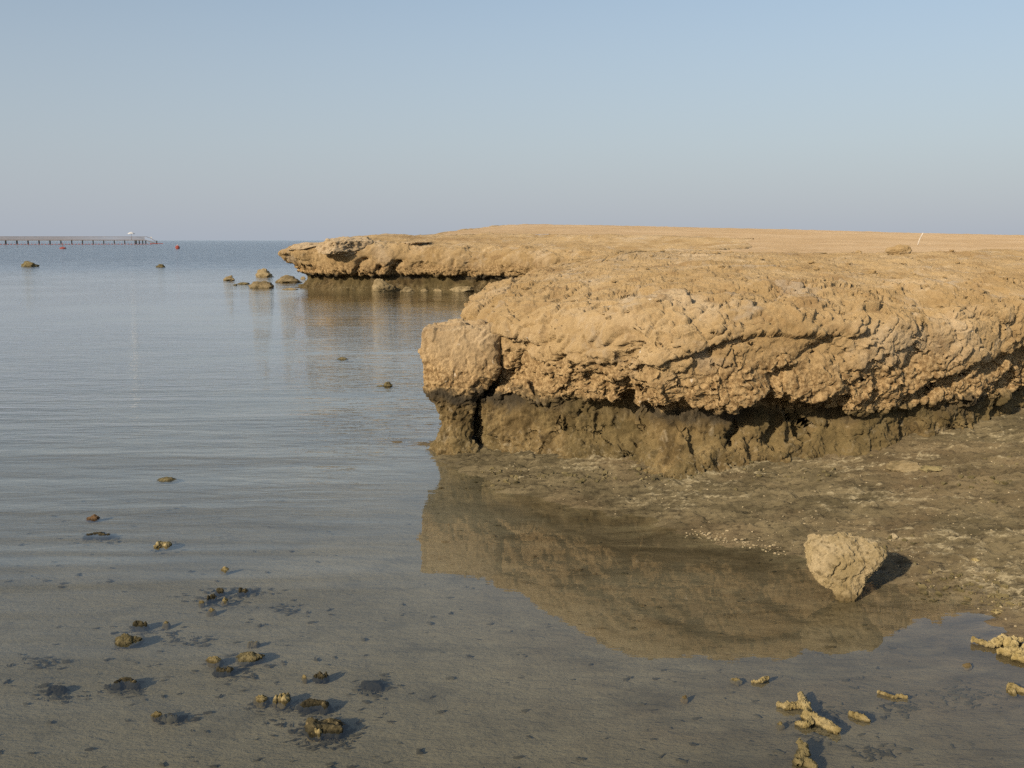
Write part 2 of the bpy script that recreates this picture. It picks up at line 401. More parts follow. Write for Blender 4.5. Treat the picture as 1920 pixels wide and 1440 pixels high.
M_white = plain('white_canvas', (0.66, 0.65, 0.63), 0.7, 0.06, 2)
M_red = plain('dull_red_plastic', (0.40, 0.095, 0.07), 0.5, 0.2, 3)  # paler, duller red for the buoys and floats
M_rope = plain('rope', (0.33, 0.14, 0.10), 0.9, 0.2, 3)
M_stick = plain('bleached_stick', (0.62, 0.55, 0.46), 0.8, 0.12, 9)
M_weed = plain('dark_weed', (0.068, 0.058, 0.034), 0.8, 0.4, 5)
M_shell = plain('pale_shell', (0.40, 0.32, 0.19), 0.7, 0.3, 60)

# ------------------------------------------------------------------ the land: height of the plateau
_hx = np.array([-14, -8, -4.6, -2.9, 0.6, 4, 9.7, 15.5, 21, 27.5, 60])
_hz = np.array([1.50, 1.72, 2.08, 2.24, 2.43, 2.40, 2.27, 2.15, 1.99, 1.85, 1.7])
def H(x, y):
    crest = np.interp(x*55/np.maximum(y, 20), _hx, _hz)
    rise = sstep(y, 24, 56)
    base = 1.46 + 0.05*sstep(y, 20, 36)
    z = base + (crest-base)*rise
    return z - 0.9*sstep(y, 60, 140)
def land_noise(P):
    return 0.035*fbm(P*np.float32(0.7), 4, 50) + 0.014*fbm(P*np.float32(3.5), 4, 60)

# ---- swept coast: every station runs from the foot under the silt, up the tidal notch, over the lip and the face, to the plateau
def build_coast(ctrl, prof, vden, step_fn):
    A = catmull(ctrl, 80)
    seg = np.hypot(np.diff(A[:, 0]), np.diff(A[:, 1])); ds = np.array([step_fn(*p[:2]) for p in A[:-1]])
    dens = np.concatenate(([0], np.cumsum(seg/ds))); n = int(dens[-1])+1
    S = np.array([np.interp(np.linspace(0, dens[-1], n), dens, A[:, k]) for k in range(A.shape[1])]).T
    pr = catmull(prof, 40)
    pl = np.concatenate(([0], np.cumsum(np.hypot(np.diff(pr[:, 0]), np.diff(pr[:, 1]))/np.interp(np.arange(len(pr)-1)/40.0, np.arange(len(vden)), vden))))
    nv = int(pl[-1])+1; q = np.linspace(0, pl[-1], nv)
    o = np.interp(q, pl, pr[:, 0]); z = np.interp(q, pl, pr[:, 1]); kk = np.interp(q, pl, np.arange(len(pr))/40.0)
    d = S[:, 2:4]-S[:, 0:2]; Ls = np.hypot(d[:, 0], d[:, 1]); d = d/Ls[:, None]
    omax = prof[-1][0]
    fr = np.clip((o-0.9)/(omax-0.9), 0, 1)
    qn = np.stack((S[:, 0], S[:, 1], np.zeros(n)+9), -1).astype(np.float32)
    notch, top = S[:, 4] + 0.30*fbm(qn*np.float32(1.4 if S[:, 1].min() < 20 else 0.9), 3, 91), S[:, 5]
    lowmask = (kk < 6).astype(float)
    O = np.where(o[None, :] <= 0.9, o[None, :]*1.0, 0.9 + fr[None, :]*(Ls[:, None]-0.9))
    O = O*(notch[:, None] + (1-notch[:, None])*sstep(kk, 5.0, 8.0)[None, :])
    ex = np.interp(z, [0.44, 0.49, 0.6, 0.78, 0.95, 1.1, 1.22], [0, 0.30, 0.58, 0.52, 0.34, 0.12, 0])*(kk >= 4)
    O = O + np.maximum(notch-1.2, 0)[:, None]*ex[None, :]
    Z = np.repeat(z[None, :], n, 0)
    ql = np.stack((S[:, 0], S[:, 1], np.zeros(n)), -1).astype(np.float32)
    wob = 0.12*fbm(ql*np.float32(2.1), 3, 33) + 0.03*fbm(ql*np.float32(8), 2, 35)
    Z = Z + wob[:, None]*(sstep(z, 0.22, 0.46)*(1-sstep(z, 0.62, 0.95)))[None, :]
    Z = np.where(Z > 0.55, 0.55 + (Z-0.55)*top[:, None], Z)
    V = np.zeros((n, nv, 3)); V[..., 0] = S[:, None, 0] + d[:, None, 0]*O; V[..., 1] = S[:, None, 1] + d[:, None, 1]*O
    hh = H(V[..., 0], V[..., 1]); wgt = sstep(fr, 0.30, 0.92)[None, :]
    Z = Z*(1-wgt) + (hh)*wgt
    Z = Z - 0.10*sstep(fr, 0.95, 1.0)[None, :]
    V[..., 2] = Z
    return V, np.repeat(fr[None, :], n, 0)

near_ctrl = [  # coast x, y, inland target x, y, notch depth, height factor
    (9.5, 14.5, 11.5, 19, 0.4, 1.0), (6.2, 10.2, 8.0, 15, 0.4, 1.0), (4.7, 8.4, 6.2, 13.4, 0.4, 1.02), (3.85, 7.55, 5.1, 12.7, 0.35, 1.02), (3.17, 7.0, 4.2, 12.2, 0.38, 1.0),
    (2.75, 6.82, 3.75, 12.0, 0.45, 0.98), (2.3, 6.6, 3.2, 11.8, 0.55, 1.0), (1.82, 6.42, 2.7, 11.7, 0.65, 1.02), (1.25, 6.30, 2.2, 11.6, 0.7, 1.02), (0.89, 6.38, 1.9, 11.6, 0.75, 1.0),
    (0.5, 6.80, 1.7, 11.6, 0.6, 0.99), (0.15, 7.2, 1.6, 11.6, 0.32, 0.97), (-0.10, 7.50, 1.5, 11.7, -0.05, 0.95), (-0.20, 7.82, 1.45, 11.75, -0.30, 0.95), (-0.34, 8.25, 1.45, 11.8, 0.1, 0.93),
    (-0.43, 8.8, 1.45, 11.9, 0.7, 0.95), (-0.37, 9.6, 1.5, 12.0, 0.7, 1.0), (-0.22, 10.6, 1.6, 12.2, 0.7, 1.06), (0.12, 12, 2.0, 12.7, 0.7, 1.06), (0.75, 14.5, 3.0, 15, 0.7, 1.04),
    (1.7, 18, 4.2, 18.4, 0.7, 1.0), (2.7, 22, 5.2, 22.2, 0.7, 1.0), (3.3, 26, 6.0, 25.8, 0.7, 1.0), (3.4, 29, 6.5, 28, 0.7, 1.0)]
near_prof = [(0.06, -0.30), (0.18, -0.02), (0.40, 0.12), (0.58, 0.28), (0.62, 0.42), (0.50, 0.505), (0.31, 0.50), (0.13, 0.60), (0.03, 0.80), (0.0, 0.98),
             (0.11, 1.10), (0.44, 1.19), (1.12, 1.285), (2.1, 1.365), (3.3, 1.42), (5.0, 1.46)]
near_vden = [0.012, 0.009, 0.008, 0.008, 0.009, 0.011, 0.007, 0.0065, 0.0065, 0.0065, 0.008, 0.011, 0.018, 0.028, 0.045, 0.07]
def near_step(x, y):
    d = math.hypot(x, y); px = 960 + F*x/max(y, 1)
    return d*0.00105*(1 if px < 1960 else 6)*(1 if y < 11.5 else (3 if y < 16 else 10))
V, fr = build_coast(near_ctrl, near_prof, near_vden, near_step)
print('near coast', V.shape)

def groove(px, py, pts, width, depth):
    d, t = seg_dist(px, py, pts)
    fade = np.minimum(1, np.minimum(t, 1-t)*6+0.25)
    return -depth*np.exp(-(d/width)**2)*fade

def carve(V, fr, px, py, feats, seed, k=1.0, amp=1.0):
    """sculpt: big lumps, crust plates with sharp lower edges, pits, clefts"""
    n = grid_normals(V); n *= -np.sign((n[:, n.shape[1]//2:, 2]).mean())*-1
    P = V.astype(np.float32)
    Pw = P + 0.35/k*np.stack([fbm(P*np.float32(1.4*k), 3, seed+i*31) for i in range(3)], -1)
    z = V[..., 2]; topm = 1-0.8*sstep(z, 0.92, 1.22)*sstep(fr, -0.01, 0.02)-0.12*sstep(fr, 0.1, 0.5); face = sstep(z, 0.46, 0.62)
    notch = 1-face
    Pm = P + 0.10/k*np.stack([fbm(P*np.float32(3.1*k), 3, seed+i*17+5) for i in range(3)], -1)
    big = 0.085*fbm(P*np.float32(0.9*k), 3, seed) + 0.020*fbm(Pw*np.float32(2.4*k), 3, seed+3)
    d = big*(0.35+0.65*topm)
    f1 = fbm(Pm*np.float32((1.9, 1.9, 2.6))*np.float32(k), 6, seed+11, 2.1, 0.52)
    d = d + 0.095*(terrace(f1*3.2, 0.045)/3.2)*(0.22+0.78*topm)*face + 0.012*(terrace(f1*4.2, 0.06)/4.2)*(1-topm)
    Pd = Pw.copy(); Pd[..., 2] -= 0.55*Pd[..., 0]
    slab = chips(Pd*np.float32((1.7, 1.7, 3.4))*np.float32(k), seed+97)
    d = d + 0.052*slab*face*(0.12+0.88*topm) + 0.03*slab*(1-face)
    for ft in feats: d = d + groove(px, py, *ft)
    V1 = V + n*(d*amp)[..., None]
    # second pass on the sculpted form
    n = grid_normals(V1); s = np.sign((n[:, n.shape[1]//2:, 2]).mean()); n *= s
    P = V1.astype(np.float32)
    f2 = fbm(Pm*np.float32((5.6, 5.6, 7.5))*np.float32(k), 5, seed+21, 2.1, 0.55)
    patch = sstep(fbm(P*np.float32(1.6*k), 2, seed+29), -0.15, 0.25)
    d2 = 0.010*terrace(f2*3.0, 0.06)*(0.45+0.55*topm)*(0.35+0.65*patch)*(0.4+0.6*face)
    d2 = d2 + (0.006+0.006*(1-sstep(z, 0.6, 0.85)))*fbm(P*np.float32(15*k), 4, seed+41)
    belt = sstep(z, 0.44, 0.54)*(1-sstep(z, 0.62, 0.86))*topm
    Ps = P.copy(); Ps[..., 2] -= 0.35*P[..., 0]
    pits = ridged(Ps*np.float32((15, 15, 20))*np.float32(k), 4, seed+51)
    Pc = P + 0.045/k*np.stack([fbm(P*np.float32(7*k), 3, seed+i*13+2) for i in range(3)], -1)
    Pc[..., 2] -= 0.40*Pc[..., 0]
    wch = (0.30 + 0.70*belt)*(0.35+0.65*topm)*(0.25+0.75*sstep(fbm(P*np.float32(1.3*k), 2, seed+93), -0.25, 0.2) + 0.3*belt)
    d2 = d2 + wch*(0.020*chips(Pc*np.float32((7, 7, 15))*np.float32(k), seed+94) + 0.011*chips(Pc*np.float32((17, 17, 34))*np.float32(k), seed+95))
    d2 = d2 + belt*0.009*(pits-0.55) + notch*0.030*(ridged(P*np.float32((10, 10, 7.5))*np.float32(k), 5, seed+61, 2.2, 0.6)-0.5)
    d2 = d2 + notch*0.060*fbm(P*np.float32((5.5, 5.5, 2.2))*np.float32(k), 3, seed+71)
    d2 = d2 - notch*0.055*np.maximum(ridged(P*np.float32((2.3, 2.3, 0.9))*np.float32(k), 3, seed+75)-0.62, 0)*2.2
    d2 = d2 + notch*0.012*terrace(fbm(Pm*np.float32((7, 7, 5))*np.float32(k), 4, seed+65)*3, 0.06)
    d2 = d2 + (0.005+0.004*notch)*fbm(P*np.float32(42*k), 3, seed+81)
    return V1 + n*(d2*amp)[..., None]

px, py = project(V)
feats = [([(1688, 790), (1692, 762), (1740, 738), (1800, 705), (1860, 690), (1930, 650)], 11, 0.07),
         ([(1562, 610), (1562, 640), (1500, 690), (1440, 722)], 13, 0.05),
         ([(1475, 760), (1420, 772), (1385, 795), (1368, 835)], 12, 0.13),
         ([(1462, 775), (1458, 800), (1438, 828)], 6, 0.06),
         ([(1190, 742), (1163, 775), (1165, 805), (1190, 842)], 13, 0.11),
         ([(1095, 765), (1075, 785), (1078, 806)], 9, 0.07), ([(1120, 775), (1118, 805)], 5, 0.05),
         ([(1575, 595), (1605, 592)], 16, 0.055), ([(1525, 592), (1548, 600)], 13, 0.05),
         ([(960, 650), (1005, 650), (1060, 632)], 9, 0.05),
         ([(1225, 640), (1150, 690), (1085, 725)], 15, 0.045),
         ([(1925, 640), (1905, 690), (1880, 735)], 10, 0.05),
         ([(1500, 800), (1510, 830)], 6, 0.05), ([(1300, 800), (1308, 850)], 7, 0.05), ([(990, 810), (1000, 835)], 9, 0.05)]
Vn = carve(V, fr, px, py, feats, 100)
near = mesh_np('near_headland', Vn, grid_faces(*Vn.shape[:2])[:, ::1], M_near)
tag(near, 'tan weathered limestone headland with dark tidal notch beside the pool', kind='structure')
st = 5
Vb = Vn[::st, ::st]; nb = Vb.shape[:2]
near_bvh = BVHTree.FromPolygons([tuple(p) for p in Vb.reshape(-1, 3)], [tuple(f) for f in grid_faces(*nb).tolist()])

# ---- the cracked-off block at the tip
def build_block():
    nth, nv = 420, 300
    ol = [(-0.66, 7.90), (-0.675, 7.76), (-0.655, 7.64), (-0.58, 7.575), (-0.45, 7.53), (-0.28, 7.49), (-0.15, 7.50), (-0.085, 7.56), (-0.13, 7.74), (-0.24, 7.92), (-0.40, 8.12), (-0.58, 8.14), (-0.66, 7.90)]
    c = np.array((-0.40, 7.80)); P = catmull(ol, 40)
    sl = np.concatenate(([0], np.cumsum(np.hypot(*np.diff(P, axis=0).T)))); q = np.linspace(0, sl[-1], nth)
    P = np.stack([np.interp(q, sl, P[:, i]) for i in (0, 1)], -1)
    pr = catmull([(1.08, -0.2), (1.0, 0.0), (0.84, 0.10), (0.72, 0.24), (0.82, 0.38), (0.97, 0.48), (1.0, 0.60), (1.01, 0.74), (1.0, 0.86), (0.985, 0.92), (0.93, 0.95), (0.80, 0.958), (0.4, 0.965), (0.0, 0.965)], 40)
    pl = np.concatenate(([0], np.cumsum(np.hypot(*np.diff(pr*np.array((0.35, 1)), axis=0).T)))); q = np.linspace(0, pl[-1], nv)
    r = np.interp(q, pl, pr[:, 0]); z = np.interp(q, pl, pr[:, 1])
    V = np.zeros((nth, nv, 3)); V[..., :2] = c + (P[:, None, :]-c)*r[None, :, None]; V[..., 2] = z
    # the crack leans: the lower part shifts left
    V[..., 0] -= np.interp(z, [0, 0.3, 0.47, 0.62, 0.8, 0.95], [0.215, 0.19, 0.13, 0.05, 0.02, 0])[None, :]*sstep(V[..., 0], -0.60, -0.2)
    V[..., 0] += (1-sstep(z, 0.2, 0.55))[None, :]*0.06
    V[..., 2] += 0.03*sstep(V[..., 0], -0.5, -0.15)*sstep(z, 0.6, 0.9)
    return V
Vk = build_block()
n = grid_normals(Vk); Q = Vk.astype(np.float32); outw = np.sign((n[:, 60:160, :2]*(Vk[:, 60:160, :2]-np.array((-0.40, 7.8)))).sum(-1).mean()); n *= outw
z = Vk[..., 2]; f1 = fbm(Q*np.float32(2.6), 4, 301); tp = sstep(z, 0.45, 0.6)
d = 0.026*fbm(Q*np.float32(2.6), 3, 300) + 0.055*terrace(f1*3.5, 0.10)/2.5 + 0.016*fbm(Q*np.float32(13), 4, 310)
d += (1-sstep(z, 0.62, 0.82))*0.028*(ridged(Q*np.float32(14), 3, 320)-0.55) + 0.005*fbm(Q*np.float32(45), 3, 330)
d = d*(1-0.0*tp); d[-1] = d[0]; pole = np.linspace(0, 1, d.shape[1]); d = d*(1-sstep(pole, 0.93, 1.0)) + d[:, -8:].mean()*sstep(pole, 0.93, 1.0)
Vk = Vk + n*d[..., None]; Vk[-1] = Vk[0]; Vk[:, -1] = Vk[:, -1].mean(0)
blk = mesh_np('rock_block', Vk, grid_faces(*Vk.shape[:2]), M_block)
tag(blk, 'pale squarish rock block split off the seaward tip of the headland by a crack', 'rock')

# ---- far headland across the little bay
far_ctrl = [
    (6.5, 30.0, 8.0, 34, 0.8, 0.95), (4.2, 29.9, 5.5, 35, 0.8, 0.95), (2.4, 29.9, 3.6, 35.5, 0.85, 0.95), (1.4, 30.4, 2.6, 36, 0.9, 1.0), (0.0, 31.3, 1.4, 36.8, 1.0, 1.05), (-1.0, 31.9, 0.5, 37.2, 1.0, 1.1),
    (-2.0, 32.1, -0.4, 37.6, 1.1, 1.12), (-3.0, 32.5, -1.2, 38, 1.1, 1.15), (-4.0, 32.6, -1.9, 38.5, 1.15, 1.2), (-5.0, 32.7, -2.5, 39, 1.2, 1.32), (-6.0, 33.0, -3.0, 39.4, 1.5, 1.34), (-7.0, 33.5, -3.2, 39.8, 2.2, 1.24),
    (-7.95, 34.2, -3.3, 40, 2.7, 1.06), (-7.8, 34.9, -3.3, 40.2, 2.7, 1.05), (-7.0, 36.0, -3.2, 40.6, 2.0, 1.1), (-6.2, 38, -2.8, 41.5, 1.6, 1.1), (-5.4, 42, -2.0, 44, 1.4, 1.1), (-4.6, 48, -0.8, 49, 1.2, 1.1), (-3.5, 57, 0.5, 57, 1, 1.1), (-2, 70, 3, 70, 1, 1)]
far_prof = [(0.15, -0.8), (0.28, -0.1), (0.44, 0.08), (0.52, 0.25), (0.52, 0.40), (0.44, 0.47), (0.28, 0.49), (0.12, 0.60), (0.03, 0.78), (0.0, 0.95),
            (0.08, 1.10), (0.30, 1.22), (0.95, 1.33), (1.9, 1.42), (3.2, 1.50), (5.0, 1.52)]
def far_step(x, y): return 0.032 if (y < 36 and x < 2.8) else 0.25
V, fr = build_coast(far_ctrl, far_prof, [0.07, 0.04, 0.03, 0.03, 0.03, 0.04, 0.028, 0.026, 0.026, 0.026, 0.03, 0.04, 0.06, 0.1, 0.16, 0.25], far_step)
px, py = project(V)
ff = [([(668, 512), (672, 495), (690, 482)], 6, 0.18), ([(738, 518), (742, 500), (752, 490)], 7, 0.25), ([(708, 512), (712, 498)], 5, 0.18),
      ([(1045, 505), (1052, 492), (1068, 482)], 7, 0.14), ([(850, 500), (852, 485)], 4, 0.08)]
Vf = carve(V, fr, px, py, ff, 500, 0.62, 1.45)
far = mesh_np('far_headland', Vf, grid_faces(*Vf.shape[:2]), M_far)
tag(far, 'low tan rock promontory with overhanging pointed tip across the bay', kind='structure')
print('far', Vf.shape)

def cap_rock(label, px, py, d, w, h, dep, seed, rot=0.0):
    r_ = ray(px, py); p_ = r_*(d/r_[1]); k = d/F
    V_, Fc_ = ico(6); r = np.random.RandomState(seed); V_ = V_.copy()
    for _ in range(16):
        nn = r.normal(size=3); nn /= np.linalg.norm(nn); dd = r.uniform(0.5, 0.85); q_ = V_@nn; V_ = V_-nn*(np.maximum(q_-dd, 0)*0.9)[:, None]
    Q_ = V_.astype(np.float32)*np.float32((w*k*0.6, dep*0.6, h*k*0.9))+seed
    f_ = fbm(Q_*np.float32(2.0), 4, seed); n_ = V_/np.linalg.norm(V_, axis=1, keepdims=True)
    d_ = 0.10*fbm(Q_*np.float32(1.3), 3, seed+4) + 0.16*terrace(f_*3, 0.1)/3 - 0.16*np.maximum(ridged(Q_*np.float32(1.7), 2, seed+5)-0.86, 0)*4 + 0.05*(ridged(Q_*np.float32(5), 3, seed+6)-0.55)
    V_ = (V_+n_*d_[:, None])*np.array((w*k/2, dep/2, h*k/2))*1.1
    ca_, sa_ = math.cos(rot), math.sin(rot); V_ = np.stack((V_[:, 0]*ca_-V_[:, 2]*sa_, V_[:, 1], V_[:, 0]*sa_+V_[:, 2]*ca_), -1)
    o_ = mesh_np('cap_rock', V_, Fc_, M_cap); o_.location = (p_[0], p_[1], CAM_H+p_[2]); tag(o_, label, 'rock')
M_cap = headland_mat('pale_caprock', 0.6, 0.55)
cap_rock('large pale cracked caprock sitting on the seaward end of the far promontory', 640, 463, 33.15, 116, 38, 2.6, 41, 0.05)
cap_rock('small pale caprock behind the pointed tip of the far promontory', 577, 464, 34.35, 84, 20, 1.7, 42, 0.12)
cap_rock('thin flat ledge of rock lying right of the large caprock on the promontory', 765, 458, 33.9, 100, 13, 2.4, 43, 0.03)

# ---- plateau sheet between and behind the two coasts
poly = [c[2:4] for c in near_ctrl[::-1]]
poly = [(c[2]-0.25*(c[2]-c[0])/math.hypot(c[2]-c[0], c[3]-c[1]), c[3]-0.25*(c[3]-c[1])/math.hypot(c[2]-c[0], c[3]-c[1])) for c in near_ctrl]
poly += [(c[2]-0.4*(c[2]-c[0])/math.hypot(c[2]-c[0], c[3]-c[1]), c[3]-0.4*(c[3]-c[1])/math.hypot(c[2]-c[0], c[3]-c[1])) for c in far_ctrl]
poly += [(6, 150), (260, 150), (260, 19)]
def inside(x, y, pts):
    r = np.zeros(x.shape, bool); j = len(pts)-1
    for i in range(len(pts)):
        xi, yi = pts[i]; xj, yj = pts[j]
        c = ((yi > y) != (yj > y)) & (x < (xj-xi)*(y-yi)/(yj-yi+1e-12)+xi); r ^= c; j = i
    return r
gx = np.concatenate((np.arange(-4, 8, 0.07), np.arange(8, 30, 0.25), np.geomspace(30, 260, 60)))
gy = np.concatenate((np.arange(11.3, 16, 0.06), np.arange(16, 44, 0.12), np.arange(44, 70, 0.35), np.geomspace(70, 150, 40)))
X, Y = np.meshgrid(gx, gy, indexing='ij'); P = np.stack((X, Y, np.zeros_like(X)), -1).astype(np.float32)
Z = H(X, Y) + land_noise(P) - 0.02 + 0.016*fbm(P*np.float32(6), 4, 77) + 0.03*terrace(fbm(P*np.float32(1.1), 4, 78)*4, 0.2)/4
cx = (X[:-1, :-1]+X[1:, 1:])/2; cy = (Y[:-1, :-1]+Y[1:, 1:])/2
fm = grid_faces(len(gx), len(gy), inside(cx, cy, poly))
uq, inv = np.unique(fm, return_inverse=True); VV = np.stack((X, Y, Z), -1).reshape(-1, 3)[uq]
plateau = mesh_np('sandy_plateau', VV, inv.reshape(fm.shape), M_sand); tag(plateau, kind='structure')

# ------------------------------------------------------------------ sea bed and shore shelf
shore_px = [(690, 812), (770, 815), (822, 822), (790, 842), (850, 886), (905, 905), (990, 930), (1130, 962), (1300, 1000), (1440, 1028), (1530, 1062), (1600, 1085), (1690, 1108), (1760, 1112), (1850, 1142), (1930, 1192), (2100, 1290), (2400, 1420)]
shore = [(-0.5, 9.5), (-0.62, 8.5)] + [tuple(at(*p)[:2]) for p in shore_px[2:]]
def axis(lo, hi, step, a, b, grow=1.035):
    mid = np.arange(lo, hi, step); r = [hi]; s = step
    while r[-1] < b: s *= grow; r.append(r[-1]+s)
    l = [lo-step]; s = step
    while l[-1] > a: s *= grow; l.append(l[-1]-s)
    return np.concatenate((l[::-1], mid, r))
gx = axis(-0.95, 4.35, 0.0105, -20000, 20000, 1.06); gy = axis(3.7, 7.75, 0.0105, 0.2, 25000, 1.06)
X, Y = np.meshgrid(gx, gy, indexing='ij'); P = np.stack((X, Y, np.zeros_like(X)), -1).astype(np.float32)
sd = np.clip(signed(np.clip(X, -400, 60), np.clip(Y, 0, 500), shore), -1e4, 4)
for (p0_, p1_, r_) in [((880, 806), (775, 806), 0.20), ((870, 835), (745, 829), 0.22), ((925, 846), (815, 846), 0.46)]:      # two low tongues of weedy rock left of the block
    d_, t_ = seg_dist(X, Y, [tuple(at(*p0_)[:2]), tuple(at(*p1_)[:2])]); sd = np.maximum(sd, r_*(1.3-t_) - d_*0.8)
Pn = P.copy(); Pn[..., 0] = np.clip(Pn[..., 0], -300, 300); Pn[..., 1] = np.clip(Pn[..., 1], 0, 300)
sdn = sd + 0.16*fbm(Pn*np.float32((1.6, 2.4, 1)), 4, 700) + 0.05*fbm(Pn*np.float32((6, 9, 1)), 3, 702)
up = 0.098*np.maximum(sdn, 0) - 0.014*np.maximum(sdn-1.4, 0)**2 + 0.03*sstep(X, 1.6, 3.6)*sstep(sdn, 1.0, 2.6)
dn = np.interp(-sdn, [0, 0.25, 0.8, 2, 4, 8, 15, 30, 70, 160, 400], [0, 0.010, 0.016, 0.022, 0.032, 0.080, 0.28, 0.55, 1.2, 3.2, 7.0])
Z = np.where(sdn > 0, up, -dn)
nearm = sstep(-sdn, 60, 10)
q1 = Pn*np.float32((2.2, 4.5, 1)); q1 = q1 + 0.5*np.stack([fbm(Pn*np.float32(3), 3, 710+i) for i in range(3)], -1)
cr = ridged(q1*np.float32(1.5), 4, 720); fl = terrace(fbm(q1*np.float32(1.3), 4, 730)*4, 0.12)/4
landm = sstep(sdn, -0.12, 0.25)
Z = Z + nearm*(0.007*fbm(Pn*np.float32((1.2, 1.8, 1)), 3, 740)) + landm*(0.020*(cr-0.6) + 0.022*fl + 0.016*fbm(Pn*np.float32((13, 20, 1)), 4, 750) + 0.008*fbm(Pn*np.float32((38, 48, 1)), 2, 755))
Z = Z + (1-landm)*nearm*0.006*fbm(Pn*np.float32((5, 8, 1)), 3, 760) - 0.004*(1-landm)
crust = np.clip(0.5 + 1.5*(cr-0.62) + 0.9*fbm(Pn*np.float32((1.1, 1.7, 1)), 3, 770) + 0.6*fbm(Pn*np.float32((13, 24, 1)), 3, 775), 0, 1)*landm
bed = mesh_np('seabed', np.stack((X, Y, Z), -1), grid_faces(len(gx), len(gy)), M_shelf, attrs={'crust': crust}); tag(bed, kind='structure')
print('bed', X.shape)
def bed_z(x, y):
    i = np.clip(np.searchsorted(gx, x), 0, len(gx)-1); j = np.clip(np.searchsorted(gy, y), 0, len(gy)-1)
    return float(Z[i, j])
# ---- water
S = 25000
wx = np.array([-S, -300, -40, 40, 300, S], float); wy = np.array([-60, 0, 40, 300, S], float)
WX, WY = np.meshgrid(wx, wy, indexing='ij')
water = mesh_np('sea_water', np.stack((WX, WY, np.zeros_like(WX)), -1), grid_faces(len(wx), len(wy)), M_water); tag(water, kind='structure')

# ------------------------------------------------------------------ loose rocks
def rock_shape(seed, size, sub=4, rough=0.28, cuts=7, freq=1.7, pit=0.10):
    V, Fc = ico(sub); V = V.copy(); r = np.random.RandomState(seed)
    for _ in range(cuts):
        nn = r.normal(size=3); nn /= np.linalg.norm(nn); dd = r.uniform(0.55, 0.85)
        p = V@nn; V = V - nn*(np.maximum(p-dd, 0)*0.85)[:, None]
    nrm = V/np.linalg.norm(V, axis=1, keepdims=True); Q = V.astype(np.float32)+seed*1.37
    d = rough*fbm(Q*np.float32(freq), 4, seed) + pit*(ridged(Q*np.float32(freq*3.2), 3, seed+1)-0.6) + 0.07*fbm(Q*np.float32(9), 3, seed+2)
    V = V + nrm*d[:, None]
    return V*np.array(size)/2.0*1.12, Fc
def spread(V, zt):
    """let the buried part widen like a mound"""
    t = np.clip((zt-V[:, 2])/(zt-V[:, 2].min()+1e-9), 0, 1); f = 1+0.55*np.sqrt(t); V = V.copy(); V[:, 0] *= f; V[:, 1] *= f; return V
def rock(name, label, cat, px, py, w, h, mat, seed, group=None, sub=4, sink=0.30, deep=0.7, z0=0.0, rot=None, **kw):
    """px,py: middle of the waterline; w,h: size in photo pixels"""
    p = at(px, py, z0); D = depth_of(p); k = D/F
    wm, hm = w*k, h*k*(0.8 if p[1] < 9 and w < 60 else 1.0)
    dep = math.atan2(CAM_H-z0, p[1])
    dm = wm*deep
    hv = max(hm - dm*math.sin(dep)*0.75, hm*0.45)/math.cos(dep)           # seen height minus the foreshortened top
    bd_ = max(z0-bed_z(p[0], p[1]), 0.0); hh = max(hv/(1-sink), hv + bd_ + 0.004) if bd_ < 0.12 else hv/(1-sink)
    V, Fc = rock_shape(seed, (wm, dm, hh), sub, **kw)
    a = (rot if rot is not None else random.Random(seed).uniform(-0.35, 0.35))
    ca, sa = math.cos(a), math.sin(a); V = np.stack((V[:, 0]*ca-V[:, 1]*sa, V[:, 0]*sa+V[:, 1]*ca, V[:, 2]), -1)
    V[:, 0] *= wm/np.ptp(V[:, 0])
    V[:, 2] *= hh/np.ptp(V[:, 2]); V[:, 2] += hv - V[:, 2].max(); V = spread(V, hv*0.5)
    o = mesh_np(name, V, Fc, mat); o.location = (p[0], p[1]+dm*0.35, z0)
    tag(o, label, cat, group)
    return o
def flat_cluster(name, label, cat, px, py, w, h, mat, seed, n=7, group=None, z0=0.0, sub=3, lift=0.010):
    """a low crust of knobs that just breaks the surface: one grown-together mesh"""
    p = at(px, py, z0); k = depth_of(p)/F; wm = w*k; dep = math.atan2(CAM_H-z0, p[1]); dm = max(h*k/math.sin(dep), wm*0.25)*0.8
    r = np.random.RandomState(seed); VV, FF, off = [], [], 0
    for i in range(n):
        t = (i+0.5)/n*2-1; s = r.uniform(0.5, 1.0)
        sz = (wm*r.uniform(0.28, 0.5)*(1.2-abs(t)*0.6), dm*r.uniform(0.35, 0.7), 0)
        sz = (sz[0], sz[1], min(sz[0], sz[1])*0.75)
        V, Fc = rock_shape(seed+i*3, sz, sub, rough=0.4, freq=2.2, pit=0.22)
        c = np.array((t*wm*0.36, r.uniform(-0.3, 0.3)*dm, 0)); top = lift*s*1.5+0.14*sz[2]*s
        low = bed_z(p[0], p[1])-z0-0.004; hn = max(top-low, 0.3*sz[2]); V[:, 2] *= hn/np.ptp(V[:, 2])
        V[:, 2] += top-V[:, 2].max(); V = spread(V, top*0.7); VV.append(V+c); FF.append(Fc+off); off += len(V)
    o = mesh_np(name, np.concatenate(VV), np.concatenate(FF), mat); o.location = (p[0], p[1], z0); tag(o, label, cat, group); return o
